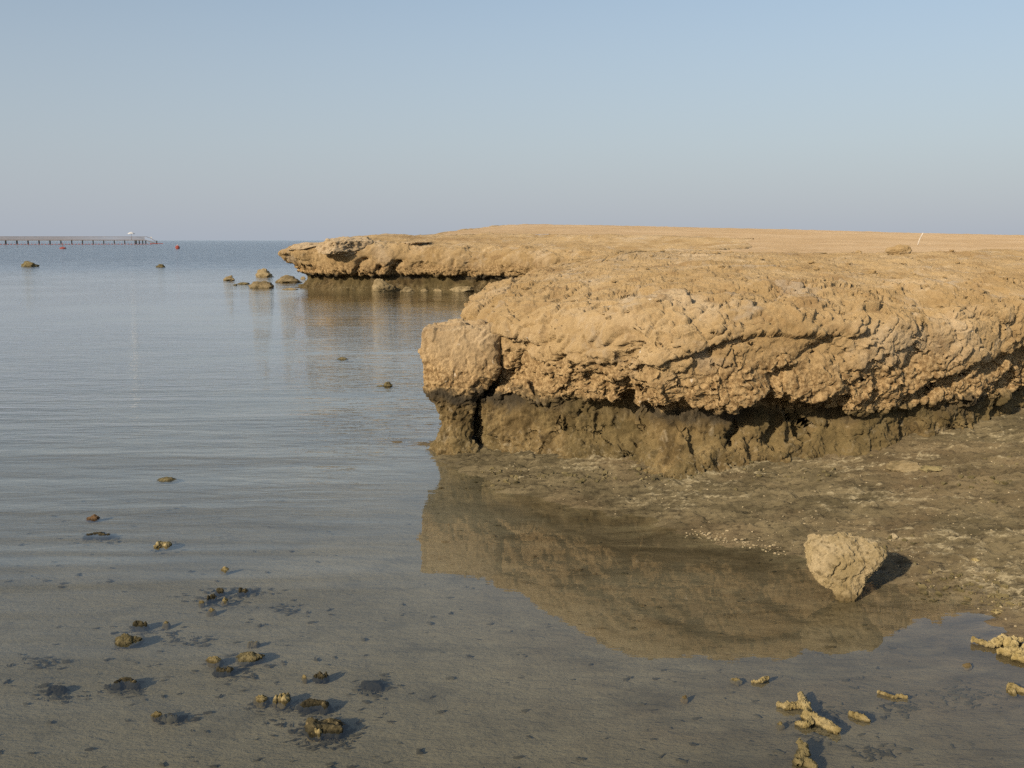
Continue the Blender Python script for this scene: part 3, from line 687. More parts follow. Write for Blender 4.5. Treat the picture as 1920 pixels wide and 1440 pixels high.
def branch_coral(name, label, px, py, paths, mat, seed, group=None, z0=0.0):
    """paths in photo pixels relative to px,py: [(dx, dy, radius_px, height_px)...]; dy runs away from the viewer"""
    p = at(px, py, z0); k = depth_of(p)/F; dep = math.atan2(CAM_H-z0, p[1]); VV, FF, off = [], [], 0
    for pi, path in enumerate(paths):
        A = catmull([(a*k, -b*k/math.sin(dep), c*k*0.74, h*k*0.85) for a, b, c, h in path], 30); ns, nr = len(A), 48
        T = np.gradient(A[:, [0, 1, 3]], axis=0); T /= np.linalg.norm(T, axis=1, keepdims=True)
        side = np.cross(T, (0, 0, 1)); side /= np.linalg.norm(side, axis=1, keepdims=True)+1e-9; upv = np.cross(side, T)
        th = np.linspace(0, 2*np.pi, nr, endpoint=False)
        rr = A[:, 2].copy(); e = np.minimum(np.arange(ns), np.arange(ns)[::-1])/11.0; rr = rr*np.sqrt(np.clip(1-(1-np.clip(e, 0, 1))**2, 0.02, 1))
        ctr = A[:, [0, 1, 3]]
        V = ctr[:, None, :] + rr[:, None, None]*(np.cos(th)[None, :, None]*side[:, None, :] + np.sin(th)[None, :, None]*upv[:, None, :])
        nrm = V-ctr[:, None, :]; nrm /= np.linalg.norm(nrm, axis=-1, keepdims=True)+1e-9
        Q = V.astype(np.float32); R0 = A[:, 2].mean()
        V = V + nrm*(R0*(0.95*fbm(Q*np.float32(0.55/R0), 3, seed+pi) + 0.5*(ridged(Q*np.float32(1.5/R0), 3, seed+9)-0.6) + 0.35*fbm(Q*np.float32(4.0/R0), 3, seed+19)))[..., None]
        i = np.arange(ns*nr).reshape(ns, nr); j = np.roll(i, -1, 1)
        f = np.stack((i[:-1], j[:-1], j[1:], i[1:]), -1).reshape(-1, 4)
        VV.append(V.reshape(-1, 3)); FF.append(f+off); off += ns*nr
    o = mesh_np(name, np.concatenate(VV), np.concatenate(FF), mat); o.location = (p[0], p[1], z0); tag(o, label, 'coral', group); return o

# ---- the heart-shaped stone standing on its point in the pool
def heart_stone():
    ol = [(-73, 60), (-68, 88), (-56, 104), (-36, 106), (-12, 109), (8, 110), (30, 107), (50, 104), (58, 96), (74, 82), (64, 66), (46, 50), (36, 34), (30, 16), (20, 2), (2, -4), (-12, 6), (-28, 22), (-46, 34), (-60, 46), (-73, 60)]
    k = depth_of(at(1590, 1128))/F; P = catmull([(a*k, b*k*1.06) for a, b in ol], 16); c = np.array((0, 62*k)); nth = 260; nf = 130
    sl = np.concatenate(([0], np.cumsum(np.hypot(*np.diff(P, axis=0).T)))); q = np.linspace(0, sl[-1], nth); P = np.stack([np.interp(q, sl, P[:, i]) for i in (0, 1)], -1)-c
    ph = np.linspace(0, np.pi, nf); s = np.sin(ph)**0.62; cc = np.sign(np.cos(ph))*np.abs(np.cos(ph))**0.8
    V = np.zeros((nth, nf, 3)); V[..., 0] = P[:, 0:1]*s; V[..., 2] = P[:, 1:2]*s + c[1]
    hgt = V[..., 2]/(108*k)
    th = 0.115*(0.35+0.75*np.clip(hgt, 0, 1))
    V[..., 1] = -cc[None, :]*th + 0.07*np.clip(hgt, 0, 1)
    n = grid_normals(V); ctr = V.reshape(-1, 3).mean(0); n *= np.sign((n*(V-ctr)).sum(-1).mean()); n = np.nan_to_num(n)
    Q = V.astype(np.float32); f = fbm(Q*np.float32(7), 4, 900)
    d = 0.011*fbm(Q*np.float32(5), 3, 905) + 0.020*terrace(f*3, 0.14)/3*1.4 + 0.013*(ridged(Q*np.float32(22), 4, 910)-0.55) + 0.0035*fbm(Q*np.float32(90), 3, 915)
    dc, _ = seg_dist(V[..., 0], V[..., 2], [(-20*k, 82*k), (-27*k, 72*k), (-33*k, 56*k)]); d = d - 0.018*np.exp(-(dc/(2.0*k))**2)*(cc[None, :] > 0)
    dc, _ = seg_dist(V[..., 0], V[..., 2], [(-8*k, 78*k), (-15*k, 66*k)]); d = d - 0.010*np.exp(-(dc/(2.0*k))**2)*(cc[None, :] > 0)
    dc, _ = seg_dist(V[..., 0], V[..., 2], [(64*k, 60*k), (50*k, 46*k), (38*k, 26*k)]); d = d - 0.02*np.exp(-(dc/(5*k))**2)
    edge = np.minimum(ph, np.pi-ph); d = d*sstep(edge, 0.0, 0.12)[None, :]
    V = V+n*d[..., None]; V[-1] = V[0]
    o = mesh_np('standing_stone', V, grid_faces(nth, nf), M_stone); p = at(1590, 1128); o.location = (p[0], p[1]+0.03, -0.012)
    tag(o, 'big pale wedge-shaped stone standing on its narrow point at the pool edge', 'stone')
heart_stone()

GF = 'rocks standing out of the sea off the far promontory'
rock('sea_rock', 'lone low olive rock at the far left under the pier', 'rock', 53, 500, 28, 11, M_olive, 1, 'rocks out in the open bay', rough=0.32)
rock('sea_rock', 'small lone rock in open water between the two red buoys and the promontory', 'rock', 300, 501, 13, 6, M_olive, 2, 'rocks out in the open bay')
rock('sea_rock', 'small rounded rock leftmost of the group off the promontory tip', 'rock', 428, 526, 17, 10, M_farrock, 3, GF)
rock('sea_rock', 'peaked tan rock at the back of the group off the promontory', 'rock', 494, 519, 28, 16, M_farrock, 4, GF, cuts=10)
rock('sea_rock', 'widest rounded rock at the front of the group off the promontory', 'rock', 487, 540, 40, 14, M_farrock, 35, GF)
rock('sea_rock', 'wedge-shaped rock with a steep right side nearest the promontory tip', 'rock', 538, 530, 37, 15, M_farrock, 6, GF, cuts=10)
rock('flat_rock', 'thin dark rock barely awash left of the widest offshore rock', 'rock', 456, 533, 20, 4, M_olive, 7, GF, sub=3)
rock('flat_rock', 'tiny dark speck of rock awash beyond the thin dark rock', 'rock', 441, 535, 6, 3, M_olive, 8, GF, sub=3)
rock('flat_rock', 'thin pale rock awash in front of the wedge-shaped rock', 'rock', 543, 543, 24, 3.5, M_farrock, 9, GF, sub=3)
rock('sea_rock', 'very small rock between the wedge-shaped rock and the cliff foot', 'rock', 568, 523, 8, 5, M_farrock, 10, GF, sub=3)
rock('sea_rock', 'very small rock touching the cliff foot under the overhanging tip', 'rock', 585, 521, 8, 6, M_farrock, 11, GF, sub=3)
rock('flat_rock', 'low dark rock at the waterline of the pointed cliff foot', 'rock', 572, 536, 22, 4, M_olive, 12, GF, sub=3)
GB = 'boulders at the foot of the far promontory'
rock('boulder', 'tallest pale boulder leaning at the foot of the far cliff', 'boulder', 717, 546, 36, 25, M_farrock, 13, GB, cuts=10)
rock('boulder', 'small boulder just right of the tallest one at the far cliff', 'boulder', 764, 548, 20, 11, M_farrock, 14, GB)
rock('boulder', 'tiny stone in the middle of the far cliff waterline', 'boulder', 795, 547, 12, 6, M_farrock, 15, GB, sub=3)
rock('boulder', 'tiny flat stone between the middle and the wide boulder', 'boulder', 820, 547, 14, 6, M_farrock, 16, GB, sub=3)
rock('boulder', 'wide low boulder by the near rock slope, rightmost at the far cliff', 'boulder', 868, 547, 40, 11, M_farrock, 17, GB)
GM = 'small rocks awash in the middle water'
rock('awash_rock', 'flat olive rock alone in open water below the far promontory', 'rock', 641, 674, 20, 5, M_olive, 18, GM)
rock('awash_rock', 'round dark rock nearest the cracked-off block with a flat tail', 'rock', 727, 724, 14, 9, M_olive, 19, GM)
rock('flat_rock', 'flat dark crust trailing left of the round dark rock', 'rock', 714, 724, 15, 3, M_olive, 20, GM, sub=3)
rock('awash_rock', 'long humped olive rock in the rippled water left of centre', 'rock', 309, 901, 34, 9, M_olive, 21, GM)
rock('awash_rock', 'small red-brown rock high on the left', 'rock', 172, 973, 19, 12, M_brown, 22, GM)
GC = 'dead coral lumps in the shallows on the left'
flat_cluster('coral_lump', 'dark weedy crust awash just under the red-brown rock', 'coral', 186, 1001, 52, 9, M_weedrock, 23, 7, GC, lift=0.002)
flat_cluster('coral_lump', 'pale two-humped coral below the red-brown rock', 'coral', 307, 1020, 30, 13, M_coral, 24, 4, GC, lift=0.012)
rock('coral_lump', 'single small golden coral above the scattered ring', 'coral', 421, 1069, 14, 10, M_coral, 25, GC)
flat_cluster('coral_lump', 'topmost coral of the scattered ring', 'coral', 412, 1108, 22, 8, M_weedrock, 26, 3, GC)
rock('coral_lump', 'round holed coral at the right of the scattered ring', 'coral', 421, 1127, 11, 11, M_coral, 27, GC)
flat_cluster('coral_lump', 'dark knobbly coral at the left of the scattered ring', 'coral', 395, 1121, 18, 9, M_weedrock, 28, 3, GC)
rock('coral_lump', 'tiny coral tip leftmost in the scattered ring', 'coral', 377, 1130, 9, 6, M_coral, 29, GC, sub=3)
rock('coral_lump', 'coral knob at the bottom of the scattered ring', 'coral', 395, 1145, 14, 9, M_coral, 30, GC)
flat_cluster('coral_lump', 'dark elongated coral right of the scattered ring', 'coral', 455, 1107, 24, 7, M_weedrock, 31, 4, GC)
flat_cluster('coral_lump', 'slim dark coral with a pale left end above the olive humped rock', 'coral', 262, 1171, 32, 7, M_weedrock, 32, 4, GC)
rock('coral_lump', 'tiny coral right of the slim dark coral', 'coral', 310, 1168, 11, 6, M_coral, 33, GC, sub=3)
rock('awash_rock', 'largest olive humped rock in the left shallows', 'rock', 234, 1205, 43, 26, M_olive, 34, GC, sub=5, rough=0.35, pit=0.16)
rock('coral_lump', 'golden coral left of the submerged brown mound', 'coral', 398, 1240, 27, 15, M_coral, 45, GC, pit=0.25)
rock('awash_rock', 'submerged brown mound with a weedy top', 'rock', 466, 1236, 44, 22, M_olive, 36, GC, sub=5, pit=0.2)
flat_cluster('coral_lump', 'pale crust just behind the submerged brown mound', 'coral', 474, 1204, 26, 8, M_coral, 37, 3, GC, lift=0.0)
flat_cluster('coral_lump', 'speckled dark coral in front of the golden coral and the mound', 'coral', 419, 1256, 38, 14, M_weedrock, 38, 6, GC, lift=0.006)
flat_cluster('coral_lump', 'long speckled coral crust near the left edge', 'coral', 237, 1276, 48, 11, M_weedrock, 39, 7, GC, lift=0.004)
flat_cluster('coral_lump', 'faint sunken coral crust furthest left', 'coral', 106, 1284, 38, 11, M_weedrock, 40, 5, GC, lift=-0.006)
rock('coral_lump', 'small bright coral nub with dark weed trailing to its right', 'coral', 291, 1341, 18, 13, M_coral, 41, GC, pit=0.25)
flat_cluster('weed_clump', 'dark weed clump trailing from the bright coral nub', 'seaweed', 320, 1340, 34, 12, M_weed, 42, 6, GC, lift=0.0)
rock('coral_lump', 'left of the two bright knobbly corals side by side', 'coral', 488, 1313, 24, 15, M_coral, 43, GC, pit=0.25)
flat_cluster('coral_lump', 'right of the two bright knobbly corals side by side', 'coral', 528, 1309, 34, 15, M_coral, 44, 6, GC, lift=0.012)
flat_cluster('coral_lump', 'long brown coral crust behind the big dark weedy clump', 'coral', 590, 1318, 64, 16, M_weedrock, 145, 9, GC, lift=0.008)
flat_cluster('coral_lump', 'big dark weedy coral clump with bright tips, lowest on the left', 'coral', 610, 1362, 78, 30, M_weedrock, 46, 14, GC, lift=0.014)
flat_cluster('coral_lump', 'bright coral chips at the front of the big dark clump', 'coral', 592, 1372, 30, 9, M_coral, 47, 3, GC, lift=0.012)
flat_cluster('coral_lump', 'brown knob coral alone above the long brown crust', 'coral', 602, 1266, 28, 12, M_weedrock, 48, 4, GC, lift=0.010)
rock('coral_lump', 'tiny brown coral just left of the lone brown knob', 'coral', 570, 1270, 9, 8, M_coral, 49, GC, sub=3)
flat_cluster('coral_lump', 'faint sunken crust right of the lone brown knob', 'coral', 697, 1277, 46, 18, M_weedrock, 50, 7, GC, lift=-0.008)
GR = 'coral pieces in the shallows on the right'
branch_coral('branching_coral', 'largest golden coral branching in a ragged star, in front of the big wedge stone', 1515, 1346,
             [[(-44, -22, 7, 5), (-30, -16, 8, 7), (-12, -18, 8, 8), (4, -14, 9, 9)], [(9, -40, 6, 9), (7, -24, 9, 9), (2, -4, 11, 10)],
              [(4, -8, 10, 9), (-2, 4, 11, 9), (16, 12, 11, 8), (28, 22, 10, 7), (36, 29, 8, 4)], [(0, 8, 9, 8), (-16, 16, 8, 6), (-32, 12, 6, 4)]], M_coral, 60, GR)
branch_coral('coral_piece', 'olive upright coral cut off by the bottom edge below the branching coral', 1508, 1428,
             [[(-16, 8, 10, 2), (-6, 0, 13, 8), (4, -8, 12, 12), (8, -20, 7, 13), (9, -30, 4, 13)], [(-6, 2, 12, 4), (8, 10, 11, 3), (14, 16, 7, 1)]], M_olive, 61, GR)
branch_coral('coral_piece', 'leaf-shaped yellow coral piece right of the branching coral', 1610, 1347, [[(-15, -7, 4, 3), (-4, -2, 8, 5), (8, 3, 8, 4), (15, 7, 5, 2)]], M_coral, 62, GR)
rock('coral_piece', 'tiny nub of coral left of the branching coral', 'coral', 1464, 1358, 13, 8, M_coral, 63, GR)
branch_coral('coral_piece', 'thin wavy coral stick above the leaf-shaped piece', 1675, 1307, [[(-26, -6, 3.5, 4), (-14, -3, 4, 4), (-2, 2, 4, 3), (10, 1, 4, 4), (25, 3, 4, 3)]], M_coral, 64, GR)
rock('coral_piece', 'lone tiny pinkish pebble left of the pale coral chips', 'coral', 1283, 1308, 11, 8, M_stone, 65, GR)
rock('coral_piece', 'short pale coral chip left of the curved chip', 'coral', 1381, 1276, 18, 9, M_coral, 66, GR, rot=-0.3)
branch_coral('coral_piece', 'curved pale coral chip below the reflected crag', 1425, 1277, [[(-19, 3, 3, 3), (-6, 4, 4, 4), (6, 1, 5, 5), (18, -4, 3.5, 5)]], M_coral, 67, GR)
rock('coral_piece', 'small orange-tan pebble left of the big coral at the right edge', 'coral', 1815, 1249, 15, 10, M_stone, 68, GR)
branch_coral('coral_piece', 'knuckle-shaped pale coral reaching left of the big right-edge coral', 1842, 1208, [[(-18, -3, 7, 9), (-8, 0, 7, 7), (4, 4, 6, 5), (16, 6, 5, 4)]], M_coral, 69, GR)
branch_coral('branching_coral', 'big tangled coral at the right edge', 1895, 1220,
             [[(-34, 6, 7, 5), (-16, 8, 10, 8), (4, 10, 11, 9), (24, 4, 10, 8), (44, 6, 9, 5)], [(-30, -10, 7, 8), (-14, -8, 9, 10), (2, -14, 9, 10), (20, -12, 9, 8), (40, -16, 8, 6)], [(-4, 12, 10, 7), (2, 0, 11, 10), (8, -12, 9, 10)], [(-20, 16, 7, 3), (0, 18, 9, 5), (18, 20, 8, 3)]], M_coral, 70, GR)
flat_cluster('coral_piece', 'greenish coral lump cut by the right edge below the tangled coral', 'coral', 1905, 1295, 36, 15, M_coral, 71, 5, GR, lift=0.014)
flat_cluster('coral_piece', 'ragged olive crust lump above the tangled coral', 'coral', 1870, 1150, 26, 12, M_coral, 72, 4, GR, lift=0.012)
flat_cluster('coral_piece', 'olive crust lump in the corner right of the ragged lump', 'coral', 1906, 1144, 24, 14, M_coral, 73, 4, GR, lift=0.012)
# stones on the shelf under the headland
def shelf_stone(name, label, cat, px, py, w, h, mat, seed, group=None, **kw):
    z = 0.1
    for _ in range(6):
        p = at(px, py, z); z = bed_z(p[0], p[1])
    return rock(name, label, cat, px, py, w, h, mat, seed, group, z0=z, **kw)
shelf_stone('shelf_slab', 'flat grey-brown slab lying on the shelf under the headland', 'stone', 1704, 880, 58, 26, M_farrock, 80, cuts=14, sub=5, deep=0.8, rough=0.15, pit=0.06)
shelf_stone('shelf_stone', 'low mound of crusted stone right of the flat slab', 'stone', 1745, 882, 54, 16, M_olive, 81, sub=5, deep=0.8)
shelf_stone('shelf_stone', 'tiny pale shell-white stone behind the big wedge stone', 'stone', 1676, 1006, 11, 8, M_shell, 82, sub=3)
shelf_stone('shelf_stone', 'small pale stone alone on the silt far right of the wedge stone', 'stone', 1830, 1052, 14, 8, M_coral, 83, sub=3)
# lumps and stick on the headland's top
def top_hit(px, py):
    for q in range(0, 40, 2):
        h = near_bvh.ray_cast(Vector((0, 0, CAM_H)), Vector(ray(px, py+q)).normalized())
        if h[0] is not None: return h[0]
    return None
hit = top_hit(1686, 474)
if hit is not None:
    k = hit.y/F; V, Fc = rock_shape(91, (40*k, 34*k, 26*k), 5)
    o = mesh_np('sandstone_lump', V, Fc, M_near); o.location = (hit.x, hit.y+0.03, hit.z+0.02); tag(o, 'brown knob of rock on the crest of the headland left of the stick', 'rock')
def plateau_hit(px, py):
    d = ray(px, py); t = 12.0
    while t < 130:
        p = d*t; p[2] += CAM_H
        if p[2] < H(p[0], p[1]): return p
        t += 0.05
    return None
p = plateau_hit(1719, 458)
if p is None: p = np.array((11.8, 30, H(11.8, 30)))
k = p[1]/F
def tube(pts, r, nr=8):
    A = np.array(pts, float); T = np.gradient(A, axis=0); T /= np.linalg.norm(T, axis=1, keepdims=True)
    ref = np.array((0.0, 1, 0)) if abs(T[0][1]) < 0.9 else np.array((1.0, 0, 0))
    s = np.cross(T, ref); s /= np.linalg.norm(s, axis=1, keepdims=True); u = np.cross(s, T); th = np.linspace(0, 2*np.pi, nr, endpoint=False)
    rr = np.broadcast_to(np.asarray(r, float), (len(A),))
    V = A[:, None, :] + rr[:, None, None]*(np.cos(th)[None, :, None]*s[:, None, :]+np.sin(th)[None, :, None]*u[:, None, :])
    i = np.arange(len(A)*nr).reshape(len(A), nr); j = np.roll(i, -1, 1)
    return V.reshape(-1, 3), [np.stack((i[:-1], j[:-1], j[1:], i[1:]), -1).reshape(-1, 4), i[0][None, ::-1], i[-1][None, :]]
V, Fc = tube([(0, 0, -0.1), (5*k, 0, 10*k), (11*k, 0.02, 21*k)], [1.15*k, 1.0*k, 0.85*k])
o = mesh_np('leaning_stick', V, Fc, M_stick); o.location = p; tag(o, 'thin white stick leaning out of the sand on the right skyline', 'stick')
p = plateau_hit(678, 443)
if p is not None:
    k = p[1]/F; V, Fc = rock_shape(92, (9*k, 8*k, 6*k), 3); o = mesh_np('skyline_stone', V, Fc, M_olive); o.location = p; tag(o, 'tiny dark stone on the skyline of the far promontory', 'stone')

# ------------------------------------------------------------------ loose small stuff
def scatter(name, spots, mat, size, flat, seed, z_off):
    r = np.random.RandomState(seed); base, Fc = ico(1); VV, FF, off = [], [], 0
    for (x, y, s) in spots:
        a = r.uniform(0, 6.28); V = base*(1+0.35*r.normal(size=(len(base), 1)))*np.array((1, r.uniform(0.35, 0.9), flat))*size*s
        ca, sa = math.cos(a), math.sin(a); V = np.stack((V[:, 0]*ca-V[:, 1]*sa, V[:, 0]*sa+V[:, 1]*ca, V[:, 2]), -1)
        VV.append(V+np.array((x, y, bed_z(x, y)+z_off*size*s))); FF.append(Fc+off); off += len(base)
    o = mesh_np(name, np.concatenate(VV), np.concatenate(FF), mat, smooth=False); tag(o, kind='stuff'); return o
r = np.random.RandomState(5); sp = []
for i in range(130):                                             # the line of shells along the pool edge
    t = r.uniform(0, 1); q = at(1290+t*190+r.normal()*10, 1000+t*34+r.normal()*5); sp.append((q[0], q[1], r.uniform(0.3, 1.1)))
for i in range(1500):
    px_, py_ = r.uniform(870, 1920), r.uniform(870, 1180); q = at(px_, py_, 0.03)
    if bed_z(q[0], q[1]) > 0.004: sp.append((q[0], q[1], r.uniform(0.2, 0.8)))
scatter('shell_gravel', sp, M_shell, 0.0085, 0.5, 6, 0.2)
rub = []
for (cx_, cy_, sx_, sy_, n_) in [(1040, 888, 130, 10, 130), (1250, 892, 120, 12, 110), (1460, 905, 120, 16, 90), (1820, 930, 90, 22, 90), (930, 872, 40, 8, 40), (1680, 1015, 40, 10, 30), (1800, 1085, 70, 20, 90), (1880, 1110, 40, 15, 50)]:
    for _ in range(n_):
        q = at(cx_+r.normal()*sx_*0.6, cy_+r.normal()*sy_*0.6, 0.06); rub.append((q[0], q[1], 0.25+r.uniform()**3))
scatter('shore_rubble', rub, M_olive, 0.017, 0.6, 9, 0.15)
sp = []
for i in range(2300):
    px_, py_ = r.uniform(-100, 2000), r.uniform(930, 1480); q = at(px_, py_)
    if bed_z(q[0], q[1]) < -0.004 and r.uniform() < 0.25+1.2*max(0, float(fbm(np.array([[q[0]*1.3, q[1]*2.0, 0]]), 3, 12)[0])): sp.append((q[0], q[1], r.uniform(0.15, 1.0)**2.2))
def weed(spots, seed):
    r = np.random.RandomState(seed); VV, FF, off = [], [], 0
    for (x, y, s) in spots:
        a = r.normal()*0.8; ln = 0.014*s+0.0025; wd = ln*r.uniform(0.25, 0.8); z = bed_z(x, y)+0.004
        t = np.linspace(-1, 1, 5); cx_ = t*ln; cy_ = np.cumsum(r.normal(size=5))*wd*0.6; wv = wd*np.array((0.2, 0.9, 1.0, 0.7, 0.15))*r.uniform(0.6, 1.2, 5)
        up_ = np.stack((cx_, cy_+wv, np.full(5, 0.0)), -1); lo = np.stack((cx_, cy_-wv, np.full(5, 0.0)), -1); mid = np.stack((cx_, cy_, np.full(5, 0.5*wd)), -1)
        V = np.concatenate((up_, mid, lo)); ca, sa = math.cos(a), math.sin(a); V = np.stack((V[:, 0]*ca-V[:, 1]*sa, V[:, 0]*sa+V[:, 1]*ca, V[:, 2]), -1)+np.array((x, y, z))
        i = np.arange(15).reshape(3, 5); VV.append(V); FF.append(np.stack((i[:-1, :-1], i[1:, :-1], i[1:, 1:], i[:-1, 1:]), -1).reshape(-1, 4)+off); off += 15
    o = mesh_np('seaweed_scraps', np.concatenate(VV), np.concatenate(FF), M_weed); tag(o, kind='stuff')
for (cx_, cy_, sx_, sy_, n_) in [(610, 1365, 60, 22, 150), (586, 1320, 50, 14, 70), (410, 1115, 60, 18, 110), (470, 1100, 45, 9, 50), (185, 1003, 45, 8, 60), (330, 1338, 28, 8, 45), (440, 1245, 50, 22, 60), (237, 1280, 50, 16, 60), (105, 1285, 40, 14, 70), (697, 1278, 32, 16, 90), (510, 1310, 50, 12, 40), (262, 1172, 40, 8, 35), (310, 1020, 40, 8, 25), (540, 1135, 35, 9, 40), (350, 1190, 45, 16, 45), (70, 1230, 55, 12, 50), (1540, 1360, 45, 22, 40), (1800, 1300, 70, 25, 60), (1640, 1400, 50, 14, 40), (1690, 1320, 40, 16, 40), (1560, 1320, 25, 10, 20)]:
    for _ in range(n_):
        q = at(cx_+r.normal()*sx_*0.55, cy_+r.normal()*sy_*0.55); sp.append((q[0], q[1], r.uniform(0.15, 0.9)**1.3))
weed(sp, 8)
rs_ = np.random.RandomState(77); VV, FF, off = [], [], 0; base, Fc = ico(2)
for i in range(420):
    x_, y_ = rs_.uniform(-0.2, 6.5), 6.6+rs_.uniform(0, 1)**1.5*6
    h_ = near_bvh.ray_cast(Vector((x_, y_, 3)), Vector((0, 0, -1)))[0]
    if h_ is None or h_.z < 1.0: continue
    s_ = 0.006+0.030*rs_.uniform()**4
    V = base*(1+0.22*rs_.normal(size=(len(base), 1)))*s_*np.array((1, rs_.uniform(0.6, 1), 0.55))
    VV.append(V+np.array((h_.x, h_.y, h_.z+0.012))); FF.append(Fc+off); off += len(base)
tag(mesh_np('crumbled_rock', np.concatenate(VV), np.concatenate(FF), M_near, smooth=False), kind='stuff')

# ------------------------------------------------------------------ pier, parasol, buoys
def box(x0, x1, y0, y1, z0, z1):
    V = np.array([(x, y, z) for x in (x0, x1) for y in (y0, y1) for z in (z0, z1)], float)
    return V, np.array([(0, 1, 3, 2), (4, 6, 7, 5), (0, 4, 5, 1), (2, 3, 7, 6), (0, 2, 6, 4), (1, 5, 7, 3)], np.int32)
def join(parts):
    VV, FF, off = [], [], 0
    for V, Fc in parts:
        for f in (Fc if isinstance(Fc, list) else [Fc]): FF.append(np.asarray(f)+off)
        VV.append(V); off += len(V)
    return np.concatenate(VV), FF
pier = empty('pier', (-205, 400, 0)); tag(pier, 'long low timber jetty on posts with grey-brown railings at the left horizon', 'pier')
pier.rotation_euler.z = math.atan2(24, 62); PD = 66.5*0.93
pw = 3.0
def pp(name, VF, mat, kind=None):
    o = mesh_np(name, VF[0], VF[1], mat, pier, smooth=False)
    if kind: o['kind'] = kind
    return o
X0, X1, DZ = -60.0, 59.5, 1.72
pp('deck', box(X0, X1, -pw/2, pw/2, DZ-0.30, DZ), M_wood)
post_me = None
def post(xx, yy, top=DZ-0.302):
    global post_me
    if post_me is None:
        o = pp('post', box(-0.19, 0.19, -0.16, 0.16, -1.5, DZ-0.302), M_post); post_me = o.data
    else:
        o = bpy.data.objects.new('post', post_me); C.objects.link(o); o.parent = pier
    o.location = (xx, yy, top-(DZ-0.302))
xs = np.arange(-55, X1-1, 3.95)
for xx in xs:
    for s in (-1, 1): post(xx, s*pw*0.36)
    o = pp('crossbeam', box(xx-0.12, xx+0.12, -pw*0.45, pw*0.45, DZ-0.60, DZ-0.304), M_post)
for s in (-1, 1):
    yy = s*(pw/2-0.12)
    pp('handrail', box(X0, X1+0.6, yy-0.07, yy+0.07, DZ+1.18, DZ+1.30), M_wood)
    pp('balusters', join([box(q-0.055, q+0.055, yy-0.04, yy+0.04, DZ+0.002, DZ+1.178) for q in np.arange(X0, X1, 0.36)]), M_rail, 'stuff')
st = [box(X1+0.02+i*0.42, X1+0.46+i*0.42, -1.1, 1.1, DZ-0.20-i*0.20, DZ-0.12-i*0.20) for i in range(8)]
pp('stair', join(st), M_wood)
for s in (-1, 1):
    V, Fc = tube([(X1+0.6, s*1.2, DZ+1.22), (X1+2.3, s*1.2, DZ+0.55), (X1+4.6, s*1.2, 0.75)], 0.08, 6); pp('stair_rail', (V, Fc), M_rail)
    V, Fc = tube([(X1+0.1, s*1.2, DZ-0.1), (X1+2.2, s*1.2, 0.9), (X1+4.0, s*1.2, 0.25)], 0.11, 6); pp('stringer', (V, Fc), M_wood)
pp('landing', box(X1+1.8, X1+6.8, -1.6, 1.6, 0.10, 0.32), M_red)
for q in (X1-1.0, X1-2.3, X1-3.4, X1+0.2, X1+4.4):
    for s in (-1, 1): post(q, s*1.1, DZ-0.302 if q < X1 else 1.35)
def pier_world(x, y, z):
    a = pier.rotation_euler.z; return (-205+x*math.cos(a)-y*math.sin(a), 400+x*math.sin(a)+y*math.cos(a), z)
par = empty('parasol', pier_world(X1-5.2, 0, DZ)); tag(par, 'open white parasol on the end of the pier', 'parasol')
V, Fc = tube([(0, 0, 0), (0, 0, 3.1)], 0.05, 8); mesh_np('pole', V, Fc, M_rail, par)
nth = 8; rings = [(0.02, 3.15), (0.7, 2.95), (1.35, 2.55), (1.5, 2.32)]
V = []
for (rr, zz) in rings:
    for i in range(nth*2):
        a = i*math.pi/nth; sc_ = 1.0 if i % 2 == 0 else 0.94; V.append((rr*sc_*math.cos(a), rr*sc_*math.sin(a), zz))
i = np.arange(4*16).reshape(4, 16); j = np.roll(i, -1, 1)
cn = mesh_np('canopy', np.array(V), np.stack((i[:-1], j[:-1], j[1:], i[1:]), -1).reshape(-1, 4), M_white, par, smooth=False)
sm = cn.modifiers.new('thickness', 'SOLIDIFY'); sm.thickness = 0.03
bd = mesh_np('stair_sign', *join([box(-0.25, 0.25, -0.03, 0.03, 0.2, 0.75), box(-0.04, 0.04, -0.03, 0.028, -0.4, 0.2)]), M_white, None, False)
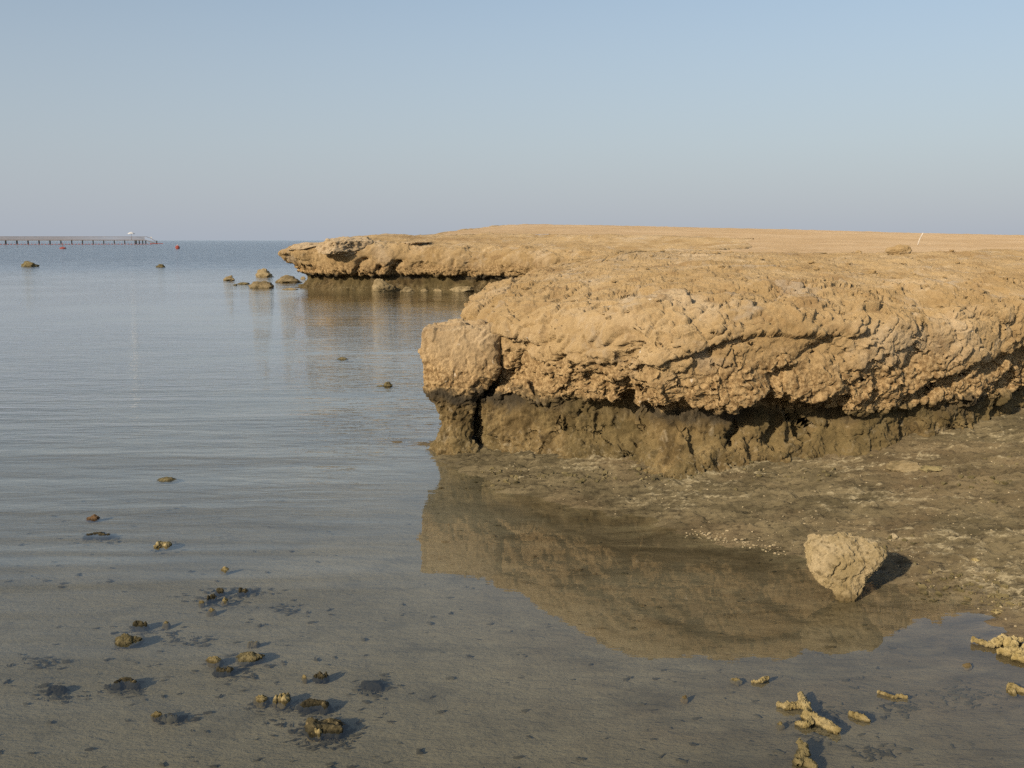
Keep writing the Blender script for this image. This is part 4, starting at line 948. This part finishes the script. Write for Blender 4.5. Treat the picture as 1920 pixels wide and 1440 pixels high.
bd.location = pier_world(X1+2.3, -1.2, DZ+0.45); tag(bd, 'tiny white board on the stair rail at the pier end', 'sign')
# swimming line of red floats in front of the pier
ln = empty('float_line', (-205, 372, 0)); tag(ln, 'line of small red floats on the water in front of the pier', 'float line'); ln.rotation_euler.z = math.atan2(20, 66)
V, Fc = tube([(q, 0, 0.02) for q in np.linspace(-30, 72, 60)], 0.05, 5); mesh_np('rope', V, Fc, M_rope, ln)
fv, ff_ = ico(2); fm_ = None
for q in np.arange(-20, 72, 1.15):
    if fm_ is None: o = mesh_np('float', fv*np.array((0.34, 0.22, 0.2)), ff_, M_red, ln); fm_ = o.data
    else: o = bpy.data.objects.new('float', fm_); C.objects.link(o); o.parent = ln
    o.location = (q, 0, 0.05)
def lathe(prof, n=24):
    th = np.linspace(0, 2*np.pi, n, endpoint=False); V = np.array([[(r_*math.cos(t), r_*math.sin(t), z_) for t in th] for r_, z_ in prof]).reshape(-1, 3)
    i = np.arange(len(prof)*n).reshape(len(prof), n); j = np.roll(i, -1, 1); return V, np.stack((i[:-1], j[:-1], j[1:], i[1:]), -1).reshape(-1, 4)
p = at(118, 466.3); b1 = empty('buoy', (p[0], p[1], 0)); tag(b1, 'flat red buoy with a thin mast in front of the pier', 'buoy')
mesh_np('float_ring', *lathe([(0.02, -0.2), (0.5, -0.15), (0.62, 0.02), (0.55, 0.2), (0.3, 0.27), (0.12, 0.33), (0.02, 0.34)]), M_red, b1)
V, Fc = tube([(0, 0, 0.3), (0, 0, 1.15)], 0.045, 8); mesh_np('mast', V, Fc, M_rope, b1)
p = at(333, 466.5); b2 = empty('buoy', (p[0], p[1], 0)); tag(b2, 'round red buoy alone in open water right of the pier', 'buoy')
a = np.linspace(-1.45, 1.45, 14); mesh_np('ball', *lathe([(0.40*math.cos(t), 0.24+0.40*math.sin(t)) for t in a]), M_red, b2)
mesh_np('lifting_eye', *lathe([(0.02, 0.62), (0.09, 0.63), (0.09, 0.78), (0.02, 0.79)], 10), M_white, b2)
